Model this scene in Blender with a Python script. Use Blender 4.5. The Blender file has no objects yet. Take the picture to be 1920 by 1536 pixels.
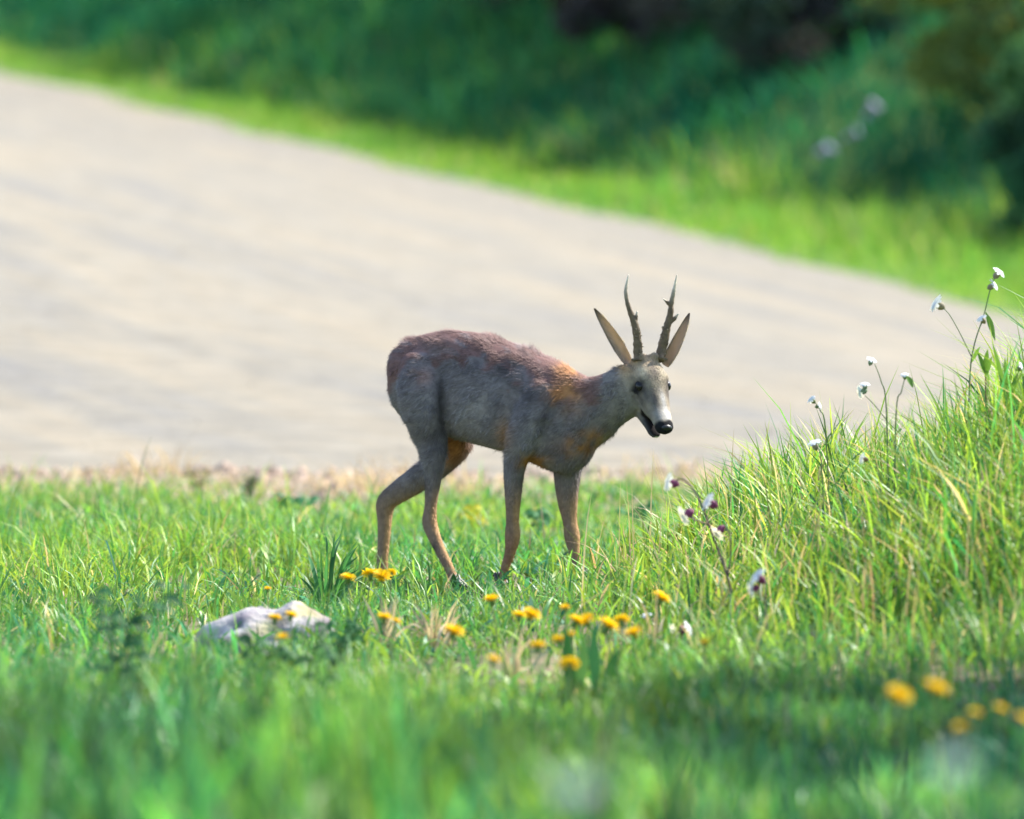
import bpy, math, random
import numpy as np
from mathutils import Vector, Matrix

R = math.radians
rng = np.random.default_rng(7)
random.seed(7)
sc = bpy.context.scene
COL = sc.collection

# ------------------------------------------------------------------ camera
F_PX, CAM_H, HORIZON = 15000.0, 1.2, 390.0
PITCH = math.atan((768 - HORIZON) / F_PX)
cam_d = bpy.data.cameras.new('camera')
cam = bpy.data.objects.new('camera', cam_d)
COL.objects.link(cam)
cam.location = (0, 0, CAM_H)
cam.rotation_euler = (math.pi / 2 - PITCH, 0, 0)
cam_d.sensor_width = 36
cam_d.lens = F_PX / 1920 * 36
cam_d.clip_start = 0.5
cam_d.clip_end = 6000
cam_d.dof.use_dof = True
cam_d.dof.focus_distance = 24.0
cam_d.dof.aperture_fstop = (cam_d.lens / 1000) / 0.082
sc.camera = cam

# ------------------------------------------------------------------ light
SUN_EL, SUN_AZ = R(46), R(57)            # azimuth from +y (away from camera) towards +x (right)
SUN = Vector((math.sin(SUN_AZ) * math.cos(SUN_EL), math.cos(SUN_AZ) * math.cos(SUN_EL), math.sin(SUN_EL)))
w = bpy.data.worlds.new('World')
sc.world = w
w.use_nodes = True
nt = w.node_tree
bg = nt.nodes['Background']
sky = nt.nodes.new('ShaderNodeTexSky')
sky.sky_type = 'NISHITA'
sky.sun_disc = False
sky.sun_elevation = SUN_EL
sky.sun_rotation = SUN_AZ
nt.links.new(sky.outputs[0], bg.inputs[0])
bg.inputs[1].default_value = 0.15
sun_d = bpy.data.lights.new('sun', 'SUN')
sun_d.energy = 4.2
sun_d.angle = R(0.5)
sun_d.color = (1.0, 0.95, 0.86)
sun = bpy.data.objects.new('sun', sun_d)
COL.objects.link(sun)
sun.rotation_euler = SUN.to_track_quat('Z', 'Y').to_euler()
sun.location = (20, 30, 40)
vs = sc.view_settings
vs.view_transform = 'Standard'
vs.look = 'None'
vs.gamma = 1
vs.use_curve_mapping = False
vs.exposure = 1.48
sc.cycles.use_denoising = True
sc.cycles.max_bounces = 8
sc.cycles.transparent_max_bounces = 8

# ------------------------------------------------------------------ helpers
CP, SP = math.cos(PITCH), math.sin(PITCH)
def at(px, py, Y):
    """world point at distance Y (world y) seen at photo pixel (px, py)"""
    a, b = (px - 960) / F_PX, (768 - py) / F_PX
    d = np.array([a, CP + b * SP, b * CP - SP])
    return np.array([0, 0, CAM_H]) + d * (Y / d[1])
def proj(P):
    P = np.asarray(P, float)
    x, y, z = P[..., 0], P[..., 1], P[..., 2] - CAM_H
    dep = y * CP - z * SP
    up = y * SP + z * CP
    return 960 + F_PX * x / dep, 768 - F_PX * up / dep

def sstep(a, b, t):
    t = np.clip((np.asarray(t, float) - a) / (b - a), 0, 1)
    return t * t * (3 - 2 * t)

def vnoise(x, y, seed=0):
    """cheap smooth noise, -1..1"""
    r = np.random.default_rng(seed)
    out = np.zeros(np.broadcast(x, y).shape)
    for k in range(6):
        a, ph, f = r.uniform(0, 6.283), r.uniform(0, 6.283), r.uniform(.6, 1.7)
        out += np.sin((x * math.cos(a) + y * math.sin(a)) * f + ph)
    return out / 6 ** .5 / 1.2

EDGE_P = np.array([4.8, 75.0]); EDGE_N = np.array([.973, .232])
SB, SC = .0227, -.1526
def edge_q(x, y):
    """distance beyond the far edge of the bare field"""
    return (x - EDGE_P[0]) * EDGE_N[0] + (y - EDGE_P[1]) * EDGE_N[1]
def verge_w(y):
    return np.interp(y, [50, 75, 92, 104, 130, 200], [6.2, 6.2, 5.0, 3.0, 2.3, 2.5])
def zg(x, y):
    x = np.asarray(x, float); y = np.asarray(y, float)
    mound = .62 * np.exp(-((x - 2.2) / 1.2) ** 2 - ((y - 23.6) / 2.5) ** 2)
    z = mound + .015 * vnoise(x * 2.2, y * 2.2, 3) * sstep(3, 6, y) * (1 - sstep(36, 50, y))
    yy = np.clip(y - 34, 0, 180)
    z = z + SB * yy + SC * np.clip(x, -45, 45) * sstep(34, 62, y) * sstep(400, 200, y)
    q = edge_q(x, y) - verge_w(y)
    z = z + .55 * np.clip(q, 0, 9) * sstep(0, 1.5, q) * sstep(20, 45, y)
    return z

def mesh_np(name, V, T, col=None, smooth=True, mat_idx=None):
    V = np.ascontiguousarray(V, dtype=np.float32); T = np.ascontiguousarray(T, dtype=np.int32)
    me = bpy.data.meshes.new(name)
    n = T.shape[1]
    me.vertices.add(len(V)); me.vertices.foreach_set('co', V.ravel())
    me.loops.add(T.size); me.loops.foreach_set('vertex_index', T.ravel())
    me.polygons.add(len(T))
    me.polygons.foreach_set('loop_start', np.arange(0, T.size, n, dtype=np.int32))
    me.polygons.foreach_set('use_smooth', np.full(len(T), smooth))
    if mat_idx is not None:
        me.polygons.foreach_set('material_index', np.asarray(mat_idx, np.int32))
    me.update(calc_edges=True)
    if col is not None:
        a = me.attributes.new('Col', 'FLOAT_COLOR', 'POINT')
        c = np.ones((len(V), 4), np.float32); c[:, :3] = col
        a.data.foreach_set('color', c.ravel())
    return me

def tag(o, label=None, cat=None, group=None, kind=None):
    if label: o['label'] = label
    if cat: o['category'] = cat
    if group: o['group'] = group
    if kind: o['kind'] = kind
    return o
def obj(name, me, mat=None, parent=None):
    o = bpy.data.objects.new(name, me)
    COL.objects.link(o)
    if mat is not None and len(me.materials) == 0:
        me.materials.append(mat)
    if parent is not None:
        o.parent = parent
    return o
def thing(name, loc, label, cat, group=None):
    o = bpy.data.objects.new(name, None)
    COL.objects.link(o)
    o.location = loc
    o.empty_display_size = .05
    return tag(o, label, cat, group)

class MB:
    """collects triangles (world or local coordinates) for ONE mesh"""
    def __init__(s): s.V, s.T, s.C, s.n = [], [], [], 0
    def add(s, V, T, c=None):
        V = np.asarray(V, float); T = np.asarray(T, int)
        s.V.append(V); s.T.append(T + s.n); s.n += len(V)
        c = np.ones(3) if c is None else np.asarray(c, float)
        s.C.append(np.broadcast_to(c, (len(V), 3)))
    def tube(s, P, r, c=None, k=6, cap=True):
        P = np.asarray(P, float); n = len(P)
        r = np.broadcast_to(np.asarray(r, float), (n,))
        tg = np.gradient(P, axis=0); tg /= np.linalg.norm(tg, axis=1)[:, None] + 1e-12
        ref = np.array([1., 0, 0]) if abs(tg[:, 0]).mean() < .8 else np.array([0, 1., 0])
        u = np.cross(tg, ref); u /= np.linalg.norm(u, axis=1)[:, None] + 1e-12
        v = np.cross(tg, u)
        a = np.arange(k) * 2 * math.pi / k
        V = P[:, None] + r[:, None, None] * (np.cos(a)[None, :, None] * u[:, None] + np.sin(a)[None, :, None] * v[:, None])
        V = V.reshape(-1, 3)
        T = []
        for i in range(n - 1):
            for j in range(k):
                a0, a1 = i * k + j, i * k + (j + 1) % k
                T += [(a0, a1, a1 + k), (a0, a1 + k, a0 + k)]
        if cap:
            V = np.vstack([V, P[0], P[-1]]); b, t = n * k, n * k + 1
            for j in range(k):
                T += [(b, (j + 1) % k, j), (t, (n - 1) * k + j, (n - 1) * k + (j + 1) % k)]
        s.add(V, T, c); return s
    def build(s, name, mat, parent=None, smooth=True):
        V = np.vstack(s.V); 
        if parent is not None:
            V = V - np.array(parent_world(parent))
        return obj(name, mesh_np(name, V, np.vstack(s.T), np.vstack(s.C), smooth), mat, parent)
def parent_world(p):
    v = Vector((0, 0, 0))
    while p is not None:
        v += p.location; p = p.parent
    return v

def catmull(K, sub):
    K = np.asarray(K, float); n = len(K)
    P = np.vstack([2 * K[:1] - K[1:2], K, 2 * K[-1:] - K[-2:-1]])
    out = []
    for i in range(n - 1):
        p0, p1, p2, p3 = P[i], P[i + 1], P[i + 2], P[i + 3]
        for t in np.arange(sub) / sub:
            out.append(.5 * (2 * p1 + (p2 - p0) * t + (2 * p0 - 5 * p1 + 4 * p2 - p3) * t * t + (3 * p1 - p0 - 3 * p2 + p3) * t ** 3))
    out.append(K[-1])
    return np.array(out)

# ------------------------------------------------------------------ materials
def new_mat(name):
    m = bpy.data.materials.new(name); m.use_nodes = True
    t = m.node_tree; t.nodes.clear()
    return m, t, t.nodes.new('ShaderNodeOutputMaterial')
def N(t, typ, **kw):
    n = t.nodes.new(typ)
    for k, v in kw.items(): setattr(n, k, v)
    return n
def leaf_mat(name, transl=.38, rough=.5, vary=.25, spec=.35):
    m, t, out = new_mat(name)
    at_ = N(t, 'ShaderNodeAttribute', attribute_name='Col')
    ns = N(t, 'ShaderNodeTexNoise'); ns.inputs['Scale'].default_value = 60
    mr = N(t, 'ShaderNodeMapRange'); mr.inputs['To Min'].default_value = 1 - vary; mr.inputs['To Max'].default_value = 1 + vary
    t.links.new(ns.outputs[0], mr.inputs[0])
    mul = N(t, 'ShaderNodeVectorMath', operation='SCALE')
    t.links.new(at_.outputs['Color'], mul.inputs[0]); t.links.new(mr.outputs[0], mul.inputs['Scale'])
    p = N(t, 'ShaderNodeBsdfPrincipled'); p.inputs['Roughness'].default_value = rough
    p.inputs['Specular IOR Level'].default_value = spec
    t.links.new(mul.outputs[0], p.inputs['Base Color'])
    tr = N(t, 'ShaderNodeBsdfTranslucent')
    tw = N(t, 'ShaderNodeVectorMath', operation='MULTIPLY'); tw.inputs[1].default_value = (1.25, 1.15, .7)
    t.links.new(mul.outputs[0], tw.inputs[0]); t.links.new(tw.outputs[0], tr.inputs[0])
    mx = N(t, 'ShaderNodeMixShader'); mx.inputs[0].default_value = transl
    t.links.new(p.outputs[0], mx.inputs[1]); t.links.new(tr.outputs[0], mx.inputs[2]); t.links.new(mx.outputs[0], out.inputs[0])
    return m
def plain_mat(name, rough=.7, vary=.2, scale=40, spec=.3, bump=0.0, bscale=80):
    m, t, out = new_mat(name)
    at_ = N(t, 'ShaderNodeAttribute', attribute_name='Col')
    tc = N(t, 'ShaderNodeTexCoord')
    ns = N(t, 'ShaderNodeTexNoise'); ns.inputs['Scale'].default_value = scale; ns.inputs['Detail'].default_value = 5
    t.links.new(tc.outputs['Object'], ns.inputs[0])
    mr = N(t, 'ShaderNodeMapRange'); mr.inputs['From Min'].default_value = .3; mr.inputs['From Max'].default_value = .7
    mr.inputs['To Min'].default_value = 1 - vary; mr.inputs['To Max'].default_value = 1 + vary
    t.links.new(ns.outputs[0], mr.inputs[0])
    mul = N(t, 'ShaderNodeVectorMath', operation='SCALE')
    t.links.new(at_.outputs['Color'], mul.inputs[0]); t.links.new(mr.outputs[0], mul.inputs['Scale'])
    p = N(t, 'ShaderNodeBsdfPrincipled'); p.inputs['Roughness'].default_value = rough
    p.inputs['Specular IOR Level'].default_value = spec
    t.links.new(mul.outputs[0], p.inputs['Base Color'])
    if bump:
        n2 = N(t, 'ShaderNodeTexNoise'); n2.inputs['Scale'].default_value = bscale; n2.inputs['Detail'].default_value = 6
        t.links.new(tc.outputs['Object'], n2.inputs[0])
        b = N(t, 'ShaderNodeBump'); b.inputs['Strength'].default_value = .8; b.inputs['Distance'].default_value = bump
        t.links.new(n2.outputs[0], b.inputs['Height']); t.links.new(b.outputs[0], p.inputs['Normal'])
    t.links.new(p.outputs[0], out.inputs[0])
    return m

M_GRASS = leaf_mat('grass_blades', .42, .45)
M_LEAF = leaf_mat('broad_leaves', .35, .6, .25, .15)
M_FAR = leaf_mat('far_growth', .38, .8, .25, .04)
M_FLOWER = leaf_mat('petals', .35, .6, .1, .2)
M_STEM = plain_mat('plant_stems', .6, .15, 80)
M_BARK = plain_mat('bark', .9, .35, 12, .1, .01, 40)
M_STONE = plain_mat('limestone', .95, .4, 18, .1, .012, 40)
M_CLOD = plain_mat('dry_clods', .95, .2, 9, .1, .004, 60)
M_COAT = plain_mat('deer_coat', .85, .22, 55, .12, .002, 160)
M_FUR = plain_mat('deer_fur', .7, .12, 60, .2)
M_HORN = plain_mat('antler_bone', .6, .3, 90, .3, .003, 220)
M_HOOF = plain_mat('hoof_horn', .45, .2, 60, .4)
M_NOSE = plain_mat('moist_nose', .38, .3, 120, .5, .0012, 300)
M_EYE = plain_mat('wet_eye', .25, .05, 20, .3)

# ------------------------------------------------------------------ ground: one sheet to the horizon
def axis(lo, hi, step, far_lo, far_hi, g=1.22):
    a = list(np.arange(lo, hi + 1e-6, step))
    s, x = step, hi
    while x < far_hi: s *= g; x += s; a.append(x)
    s, x = step, lo
    while x > far_lo: s *= g; x -= s; a.insert(0, x)
    return np.array(a)
xs = axis(-3.2, 3.2, .1, -900, 900)
ys = np.concatenate([axis(4, 37, .15, -200, 37)[:-1], np.arange(37, 170, .9), axis(170, 172, 1, 170, 2500)])
ys = np.unique(np.round(ys, 4))
GX, GY = np.meshgrid(xs, ys)
GZ = zg(GX, GY)
nx, ny = len(xs), len(ys)
I = np.arange(nx * ny).reshape(ny, nx)
Q = np.stack([I[:-1, :-1], I[:-1, 1:], I[1:, 1:], I[1:, :-1]], -1).reshape(-1, 4)
wob = .25 * vnoise(GX * 3.1, GY * .5, 11)
near_f = sstep(31.6, 33.8, GY + wob * 3)                       # 0 = meadow, 1 = bare field
far_f = sstep(-.25, .35, edge_q(GX, GY) + .30 * vnoise(GX, GY * .6, 5) + .25 * vnoise(GX * 2.5, GY * 1.7, 6))
field = near_f * (1 - far_f)
gme = mesh_np('ground', np.stack([GX, GY, GZ], -1).reshape(-1, 3), Q,
              np.stack([field, far_f, 0 * field], -1).reshape(-1, 3))
m, t, out = new_mat('soil_and_turf')
a_ = N(t, 'ShaderNodeAttribute', attribute_name='Col')
sep = N(t, 'ShaderNodeSeparateColor'); t.links.new(a_.outputs['Color'], sep.inputs[0])
tc = N(t, 'ShaderNodeTexCoord')
mp = N(t, 'ShaderNodeMapping', vector_type='TEXTURE'); mp.inputs['Rotation'].default_value = (0, 0, .25); mp.inputs['Scale'].default_value = (.7, 9, 1)
t.links.new(tc.outputs['Object'], mp.inputs[0])
n1 = N(t, 'ShaderNodeTexNoise'); n1.inputs['Scale'].default_value = .9; n1.inputs['Detail'].default_value = 6; n1.inputs['Roughness'].default_value = .72
t.links.new(mp.outputs[0], n1.inputs[0])
n2 = N(t, 'ShaderNodeTexNoise'); n2.inputs['Scale'].default_value = 3.2; n2.inputs['Detail'].default_value = 8; n2.inputs['Roughness'].default_value = .7
t.links.new(tc.outputs['Object'], n2.inputs[0])
cr = N(t, 'ShaderNodeValToRGB')
cr.color_ramp.elements[0].position = .34; cr.color_ramp.elements[0].color = (.160, .152, .138, 1)
cr.color_ramp.elements[1].position = .62; cr.color_ramp.elements[1].color = (.232, .200, .148, 1)
e = cr.color_ramp.elements.new(.48); e.color = (.198, .180, .145, 1)
t.links.new(n1.outputs[0], cr.inputs[0])
mr = N(t, 'ShaderNodeMapRange'); mr.inputs['From Min'].default_value = .3; mr.inputs['From Max'].default_value = .7; mr.inputs['To Min'].default_value = .74; mr.inputs['To Max'].default_value = 1.24
t.links.new(n2.outputs[0], mr.inputs[0])
sc1 = N(t, 'ShaderNodeVectorMath', operation='SCALE'); t.links.new(cr.outputs[0], sc1.inputs[0]); t.links.new(mr.outputs[0], sc1.inputs['Scale'])
turf = N(t, 'ShaderNodeValToRGB')
turf.color_ramp.elements[0].position = .38; turf.color_ramp.elements[0].color = (.05, .085, .025, 1)
turf.color_ramp.elements[1].position = .64; turf.color_ramp.elements[1].color = (.22, .17, .11, 1)
t.links.new(n2.outputs[0], turf.inputs[0])
mix = N(t, 'ShaderNodeMix', data_type='RGBA')
t.links.new(sep.outputs[0], mix.inputs['Factor']); t.links.new(turf.outputs[0], mix.inputs['A']); t.links.new(sc1.outputs[0], mix.inputs['B'])
mix2 = N(t, 'ShaderNodeMix', data_type='RGBA')
mix2.inputs['B'].default_value = (.07, .13, .03, 1)
t.links.new(sep.outputs[1], mix2.inputs['Factor']); t.links.new(mix.outputs['Result'], mix2.inputs['A'])
p = N(t, 'ShaderNodeBsdfPrincipled'); p.inputs['Roughness'].default_value = .95; p.inputs['Specular IOR Level'].default_value = .1
t.links.new(mix2.outputs['Result'], p.inputs['Base Color'])
bmp = N(t, 'ShaderNodeBump'); bmp.inputs['Strength'].default_value = .7; bmp.inputs['Distance'].default_value = .03
t.links.new(n2.outputs[0], bmp.inputs['Height']); t.links.new(bmp.outputs[0], p.inputs['Normal'])
t.links.new(p.outputs[0], out.inputs[0])
g = obj('ground', gme, m)
tag(g, 'meadow turf, bare pale field and rising bank in one sheet', 'ground', kind='structure')

# ------------------------------------------------------------------ grass
GREEN = np.array([[.095, .250, .050], [.155, .290, .045], [.050, .205, .065], [.215, .330, .055], [.028, .155, .070], [.40, .34, .22]])
def blades(xy, h, wd, lean, col, seg=3, leandir=None, z=None, grav=0.0, r=rng):
    """one array of curved tapering blades -> V, T, C"""
    n = len(xy)
    x, y = xy[:, 0], xy[:, 1]
    base = np.stack([x, y, (zg(x, y) if z is None else z) - .01], -1)
    a = r.uniform(0, 2 * math.pi, n) if leandir is None else leandir + r.normal(0, .7, n)
    d = np.stack([np.cos(a), np.sin(a), 0 * a], -1)
    b = a + math.pi / 2 + r.normal(0, .8, n)
    s = np.stack([np.cos(b), np.sin(b), 0 * b], -1)
    ts = np.linspace(0, 1, seg + 1)
    V = np.zeros((n, 2 * seg + 1, 3), np.float32)
    for i, t in enumerate(ts):
        c = base + d * (lean * h * (.25 * t + .75 * t ** 2.2))[:, None]
        c[:, 2] += h * t * (1 - .42 * np.minimum(lean, 1.6) * t ** 1.6)
        if i == seg: V[:, -1] = c
        else:
            ww = (wd * (.75 + .5 * t - 1.0 * t * t) * .5)[:, None]
            V[:, 2 * i] = c - s * ww; V[:, 2 * i + 1] = c + s * ww
    tri = []
    for i in range(seg - 1):
        k = 2 * i; tri += [(k, k + 1, k + 3), (k, k + 3, k + 2)]
    k = 2 * (seg - 1); tri.append((k, k + 1, k + 2))
    T = (np.arange(n)[:, None, None] * (2 * seg + 1) + np.array(tri)[None]).reshape(-1, 3)
    C = np.repeat(col[:, None], 2 * seg + 1, 1)
    C = C.reshape(-1, 3)
    return V.reshape(-1, 3), T, C
def pick(n, weights, jitter=.22, r=rng, pal=GREEN):
    w_ = np.array(weights, float); w_ /= w_.sum()
    c = pal[r.choice(len(pal), n, p=w_)]
    return c * np.exp(r.normal(0, jitter, (n, 1))) * np.exp(r.normal(0, .06, (n, 3)))
def grass_obj(name, parts, label, mat=None):
    off, Vs, Ts, Cs = 0, [], [], []
    for V, T, C in parts:
        Vs.append(V); Ts.append(T + off); Cs.append(C); off += len(V)
    o = obj(name, mesh_np(name, np.vstack(Vs), np.vstack(Ts), np.vstack(Cs)), mat or M_GRASS)
    return tag(o, label, 'grass', kind='stuff')
def scatter(n, y0, y1, margin=.7, keep=None, clump=0.0, r=rng):
    y = np.sqrt(r.uniform(y0 ** 2, y1 ** 2, n)); x = r.uniform(-1, 1, n) * (.064 * y + margin)
    P = np.stack([x, y], -1)
    if keep is not None: P = P[r.uniform(0, 1, n) < keep(x, y)]
    return P

parts = []
# short meadow round the deer, with thin patches
P = scatter(125000, 18.5, 34.0, .8, lambda x, y: (.16 + .84 * sstep(-.6, .6, vnoise(x * 4, y * 2.2, 21))) * (1 - sstep(31.0, 34.4, y + 1.1 * vnoise(x * 3, y * 1.2, 8))))
n = len(P)
tall = sstep(-.2, 1.2, vnoise(P[:, 0] * 2.5, P[:, 1] * 1.3, 33))
h = (.06 + .08 * tall + rng.exponential(.030, n)) * (1.1 - .2 * sstep(28, 33, P[:, 1])) * (1 - .14 * sstep(25.6, 24.9, P[:, 1]) * sstep(22.0, 23.6, P[:, 1]))
for (cx_, cy_, rx_, ry_) in [(-.2, 21.6, .11, .8), (-.34, 21.7, .1, .7), (0, 20.2, .14, .7), (.18, 19.0, .09, .6), (-.68, 20.9, .2, .6), (.36, 21.6, .09, .6), (.1, 21.2, .3, .6)]:
    h = h * (1 - .55 * np.exp(-((P[:, 0] - cx_) / rx_) ** 2 - ((P[:, 1] - cy_) / ry_) ** 2))
pc = sstep(-.6, .8, vnoise(P[:, 0] * 1.7, P[:, 1] * 1.1, 44))[:, None]
colA = pick(n, [3, 4, 1.2, 4, .4, .5], .28); colB = pick(n, [4, 2, 4, .8, 2.5, .6], .28)
parts.append(blades(P, h, rng.uniform(.004, .010, n), rng.uniform(.1, 1.2, n), (colA * pc + colB * (1 - pc)) * (1 + .22 * sstep(22, 27, P[:, 1])[:, None] * [1.2, .8, .2])))
# broader leaves among the grass
P = scatter(12000, 18.5, 32.5, .8, lambda x, y: .25 + .75 * sstep(-.2, .6, vnoise(x * 5, y * 3, 27))); n = len(P)
parts.append(blades(P, rng.uniform(.05, .14, n), rng.uniform(.012, .026, n), rng.uniform(.3, 1.5, n), pick(n, [3, 3, 3, 2, 2, 0], .3), 4))
P = scatter(9000, 18.5, 33.5, .8, lambda x, y: sstep(-.1, .8, vnoise(x * 6, y * 3.3, 29))); n = len(P)
parts.append(blades(P, rng.uniform(.03, .10, n), rng.uniform(.004, .007, n), rng.uniform(.8, 2.2, n), pick(n, [0, 0, 0, .4, 0, 5], .3) * [1, .92, .9], 3))
grass_obj('meadow_grass', parts, 'short sunlit meadow grass around the deer')

# mound on the right, long grass
P = np.stack([rng.uniform(.15, 3.4, 42000), rng.uniform(19.5, 27.5, 42000)], -1)
mz = .62 * np.exp(-((P[:, 0] - 2.2) / 1.2) ** 2 - ((P[:, 1] - 23.6) / 2.5) ** 2)
P = P[rng.uniform(0, 1, len(P)) < .10 + .9 * sstep(.02, .14, mz)]; n = len(P)
mz = .62 * np.exp(-((P[:, 0] - 2.2) / 1.2) ** 2 - ((P[:, 1] - 23.6) / 2.5) ** 2)
f = sstep(.01, .16, mz)
h = (.10 + .22 * f) * rng.uniform(.45, 1.25, n) * (1 + .35 * vnoise(P[:, 0] * 6, P[:, 1] * 4, 35)) + .02 + f * rng.exponential(.03, n)
parts = [blades(P, h, rng.uniform(.005, .013, n), rng.uniform(.1, .9, n), pick(n, [3, 4, 1.6, 4.6, .7, 1.5], .3) * [1.3, 1.2, 1.05], 4)]
# dry stalks and seed stems
P2 = P[rng.choice(n, 1500)] - [.05, 0]
parts.append(blades(P2, rng.uniform(.22, .46, 1500), rng.uniform(.003, .006, 1500), rng.uniform(.1, .8, 1500), pick(1500, [0, .5, 0, 1, 0, 5]), 4))
grass_obj('mound_grass', parts, 'long yellowish green grass growing on the low mound')

# foreground, tall and out of focus
P = scatter(30000, 11.5, 18.8, .6, lambda x, y: .35 + .65 * sstep(-.8, .6, vnoise(x * 3, y * 1.5, 61)))
n = len(P)
tall = sstep(-.6, 1.2, vnoise(P[:, 0] * 2.2, P[:, 1] * 1.0, 71))
h = (.12 + .16 * tall) * rng.uniform(.7, 1.3, n) * (1 + .35 * sstep(15.5, 12, P[:, 1]))
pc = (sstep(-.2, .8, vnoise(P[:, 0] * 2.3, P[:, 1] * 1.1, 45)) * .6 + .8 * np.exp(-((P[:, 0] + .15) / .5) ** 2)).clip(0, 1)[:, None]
col = pick(n, [3, 4, 1, 3, .5, .2]) * pc + pick(n, [2, .5, 4, .2, 4, .05]) * [.5, .74, .95] * (1 - pc)  # lit middle patch and darker teal shade either side tinted into the blades
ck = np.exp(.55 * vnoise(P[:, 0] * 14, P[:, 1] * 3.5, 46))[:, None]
h = h * (.75 + .45 * sstep(-.5, .8, vnoise(P[:, 0] * 9, P[:, 1] * 4, 47)))
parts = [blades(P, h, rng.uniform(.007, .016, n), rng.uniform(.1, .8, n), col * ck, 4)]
P = scatter(2600, 8.2, 12.6, .5, lambda x, y: sstep(-.5, .4, vnoise(x * 4, y * 1.6, 62))); n = len(P)
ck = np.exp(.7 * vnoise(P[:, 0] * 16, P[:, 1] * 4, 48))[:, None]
parts.append(blades(P, rng.uniform(.30, .56, n) * (.8 + .3 * sstep(-.5, .8, vnoise(P[:, 0] * 7, P[:, 1] * 3, 49))), rng.uniform(.014, .034, n), rng.uniform(.05, .5, n), pick(n, [3, 3, 3, 2, 3, 0], .35) * [.52, .76, .92] * ck, 4))  # nearest blades tinted darker and bluer to deepen the shade
grass_obj('foreground_grass', parts, 'tall soft foreground grass in dappled shade, partly tinted into its blades')

# far verge and bank
def along(n, q0, q1, y0=48, y1=190, r=rng):
    y = r.uniform(y0, y1, n) ; q = r.uniform(q0, q1, n)
    x = EDGE_P[0] + (q - (y - EDGE_P[1]) * EDGE_N[1]) / EDGE_N[0]
    return np.stack([x, y], -1), q
P, q = along(54000, -.7, 7.2)
k = q + .30 * vnoise(P[:, 0], P[:, 1] * .6, 5) + .25 * vnoise(P[:, 0] * 2.5, P[:, 1] * 1.7, 6) > -.12 + .5 * (rng.uniform(0, 1, len(q)) < .1) * -1
P, q = P[k], q[k]
k = q < verge_w(P[:, 1]) + 1.0; P, q = P[k], q[k]; n = len(P)
f = sstep(.4, 3.2, q) * (.55 + .45 * sstep(110, 80, P[:, 1]))
h = (.10 + .42 * f + .30 * sstep(2, 4.5, q)) * rng.uniform(.6, 1.3, n) * (1 + .5 * vnoise(P[:, 0] * 1.2, P[:, 1] * .5, 77).clip(-.6, 1))
pc = sstep(-.5, .7, vnoise(P[:, 0] * .9, P[:, 1] * .35, 78))[:, None]
col = pick(n, [2, 4, .4, 6, .1, .9]) * pc + pick(n, [4, 4, 1, 3, .3, .7]) * (1 - pc)
col = col * [1.18, 1.22, 1.1]
o = grass_obj('verge_grass', [blades(P, h, rng.uniform(.02, .045, n), rng.uniform(.1, .9, n), col, 3)], 'bright yellow green verge along the far edge of the bare field', M_FAR)
P, q = along(60000, 2.4, 16)
k = q > verge_w(P[:, 1]) + .4; P = P[k]; n = len(P)
h = rng.uniform(.3, .8, n) * (1 + .5 * vnoise(P[:, 0] * .8, P[:, 1] * .4, 79).clip(-.6, 1))
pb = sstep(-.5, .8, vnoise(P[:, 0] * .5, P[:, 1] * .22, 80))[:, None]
col = pick(n, [2, .5, 4, .2, 3, .0]) * [.85, .95, 1.0] * pb + pick(n, [.3, 0, 3, 0, 6, 0]) * [.5, .72, .95] * (1 - pb)  # teal of the shade mixed into the bank's blade colours
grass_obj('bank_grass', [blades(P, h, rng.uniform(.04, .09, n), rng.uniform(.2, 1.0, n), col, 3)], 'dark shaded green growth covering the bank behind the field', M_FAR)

# clods of dry soil on the field and dry stubble along its near edge
def clods(name, P, s, col, label):
    oct_ = np.array([[1, 0, 0], [-1, 0, 0], [0, 1, 0], [0, -1, 0], [0, 0, 1], [0, 0, -1]], float)
    ot = np.array([[0, 2, 4], [2, 1, 4], [1, 3, 4], [3, 0, 4], [2, 0, 5], [1, 2, 5], [3, 1, 5], [0, 3, 5]])
    n = len(P)
    V = oct_[None] * s[:, None, None] * rng.uniform(.5, 1.3, (n, 6, 1)) * np.array([1, 1, .55]) + rng.normal(0, .15, (n, 6, 3)) * s[:, None, None]
    V += np.stack([P[:, 0], P[:, 1], zg(P[:, 0], P[:, 1]) + .1 * s], -1)[:, None]
    T = (np.arange(n)[:, None, None] * 6 + ot[None]).reshape(-1, 3)
    o = obj(name, mesh_np(name, V.reshape(-1, 3), T, np.repeat(col, 6, 0), False), M_CLOD)
    return tag(o, label, 'soil', kind='stuff')
P = scatter(7000, 33.2, 128, 1.2); P = P[edge_q(P[:, 0], P[:, 1]) < -.1]
n = len(P)
clods('field_clods', P, rng.uniform(.005, .012, n) * (1 + .006 * P[:, 1]), np.array([.29, .26, .215]) * np.exp(rng.normal(0, .1, (n, 1))), 'small dry clods scattered over the bare pale field')
P = scatter(3600, 30.4, 35.5, .8); n = len(P)
clods('edge_clods', P, rng.uniform(.01, .045, n), np.array([.34, .25, .195]) * np.exp(rng.normal(0, .15, (n, 1))), 'pinkish crumbs of soil where meadow meets field')
P = scatter(11000, 31.5, 35.2, .8, lambda x, y: .2 + .8 * sstep(-.3, .6, vnoise(x * 4, y * 3, 91))); n = len(P)
grass_obj('dry_stubble', [blades(P, rng.uniform(.03, .11, n) * (1 + 1.5 * sstep(.2, 1.2, vnoise(P[:, 0] * 5, P[:, 1] * 3, 92))), rng.uniform(.006, .013, n), rng.uniform(.3, 1.6, n), np.array([.42, .335, .255]) * np.exp(rng.normal(0, .22, (n, 1))), 3)], 'pale dry stubble along the near edge of the field')

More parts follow.
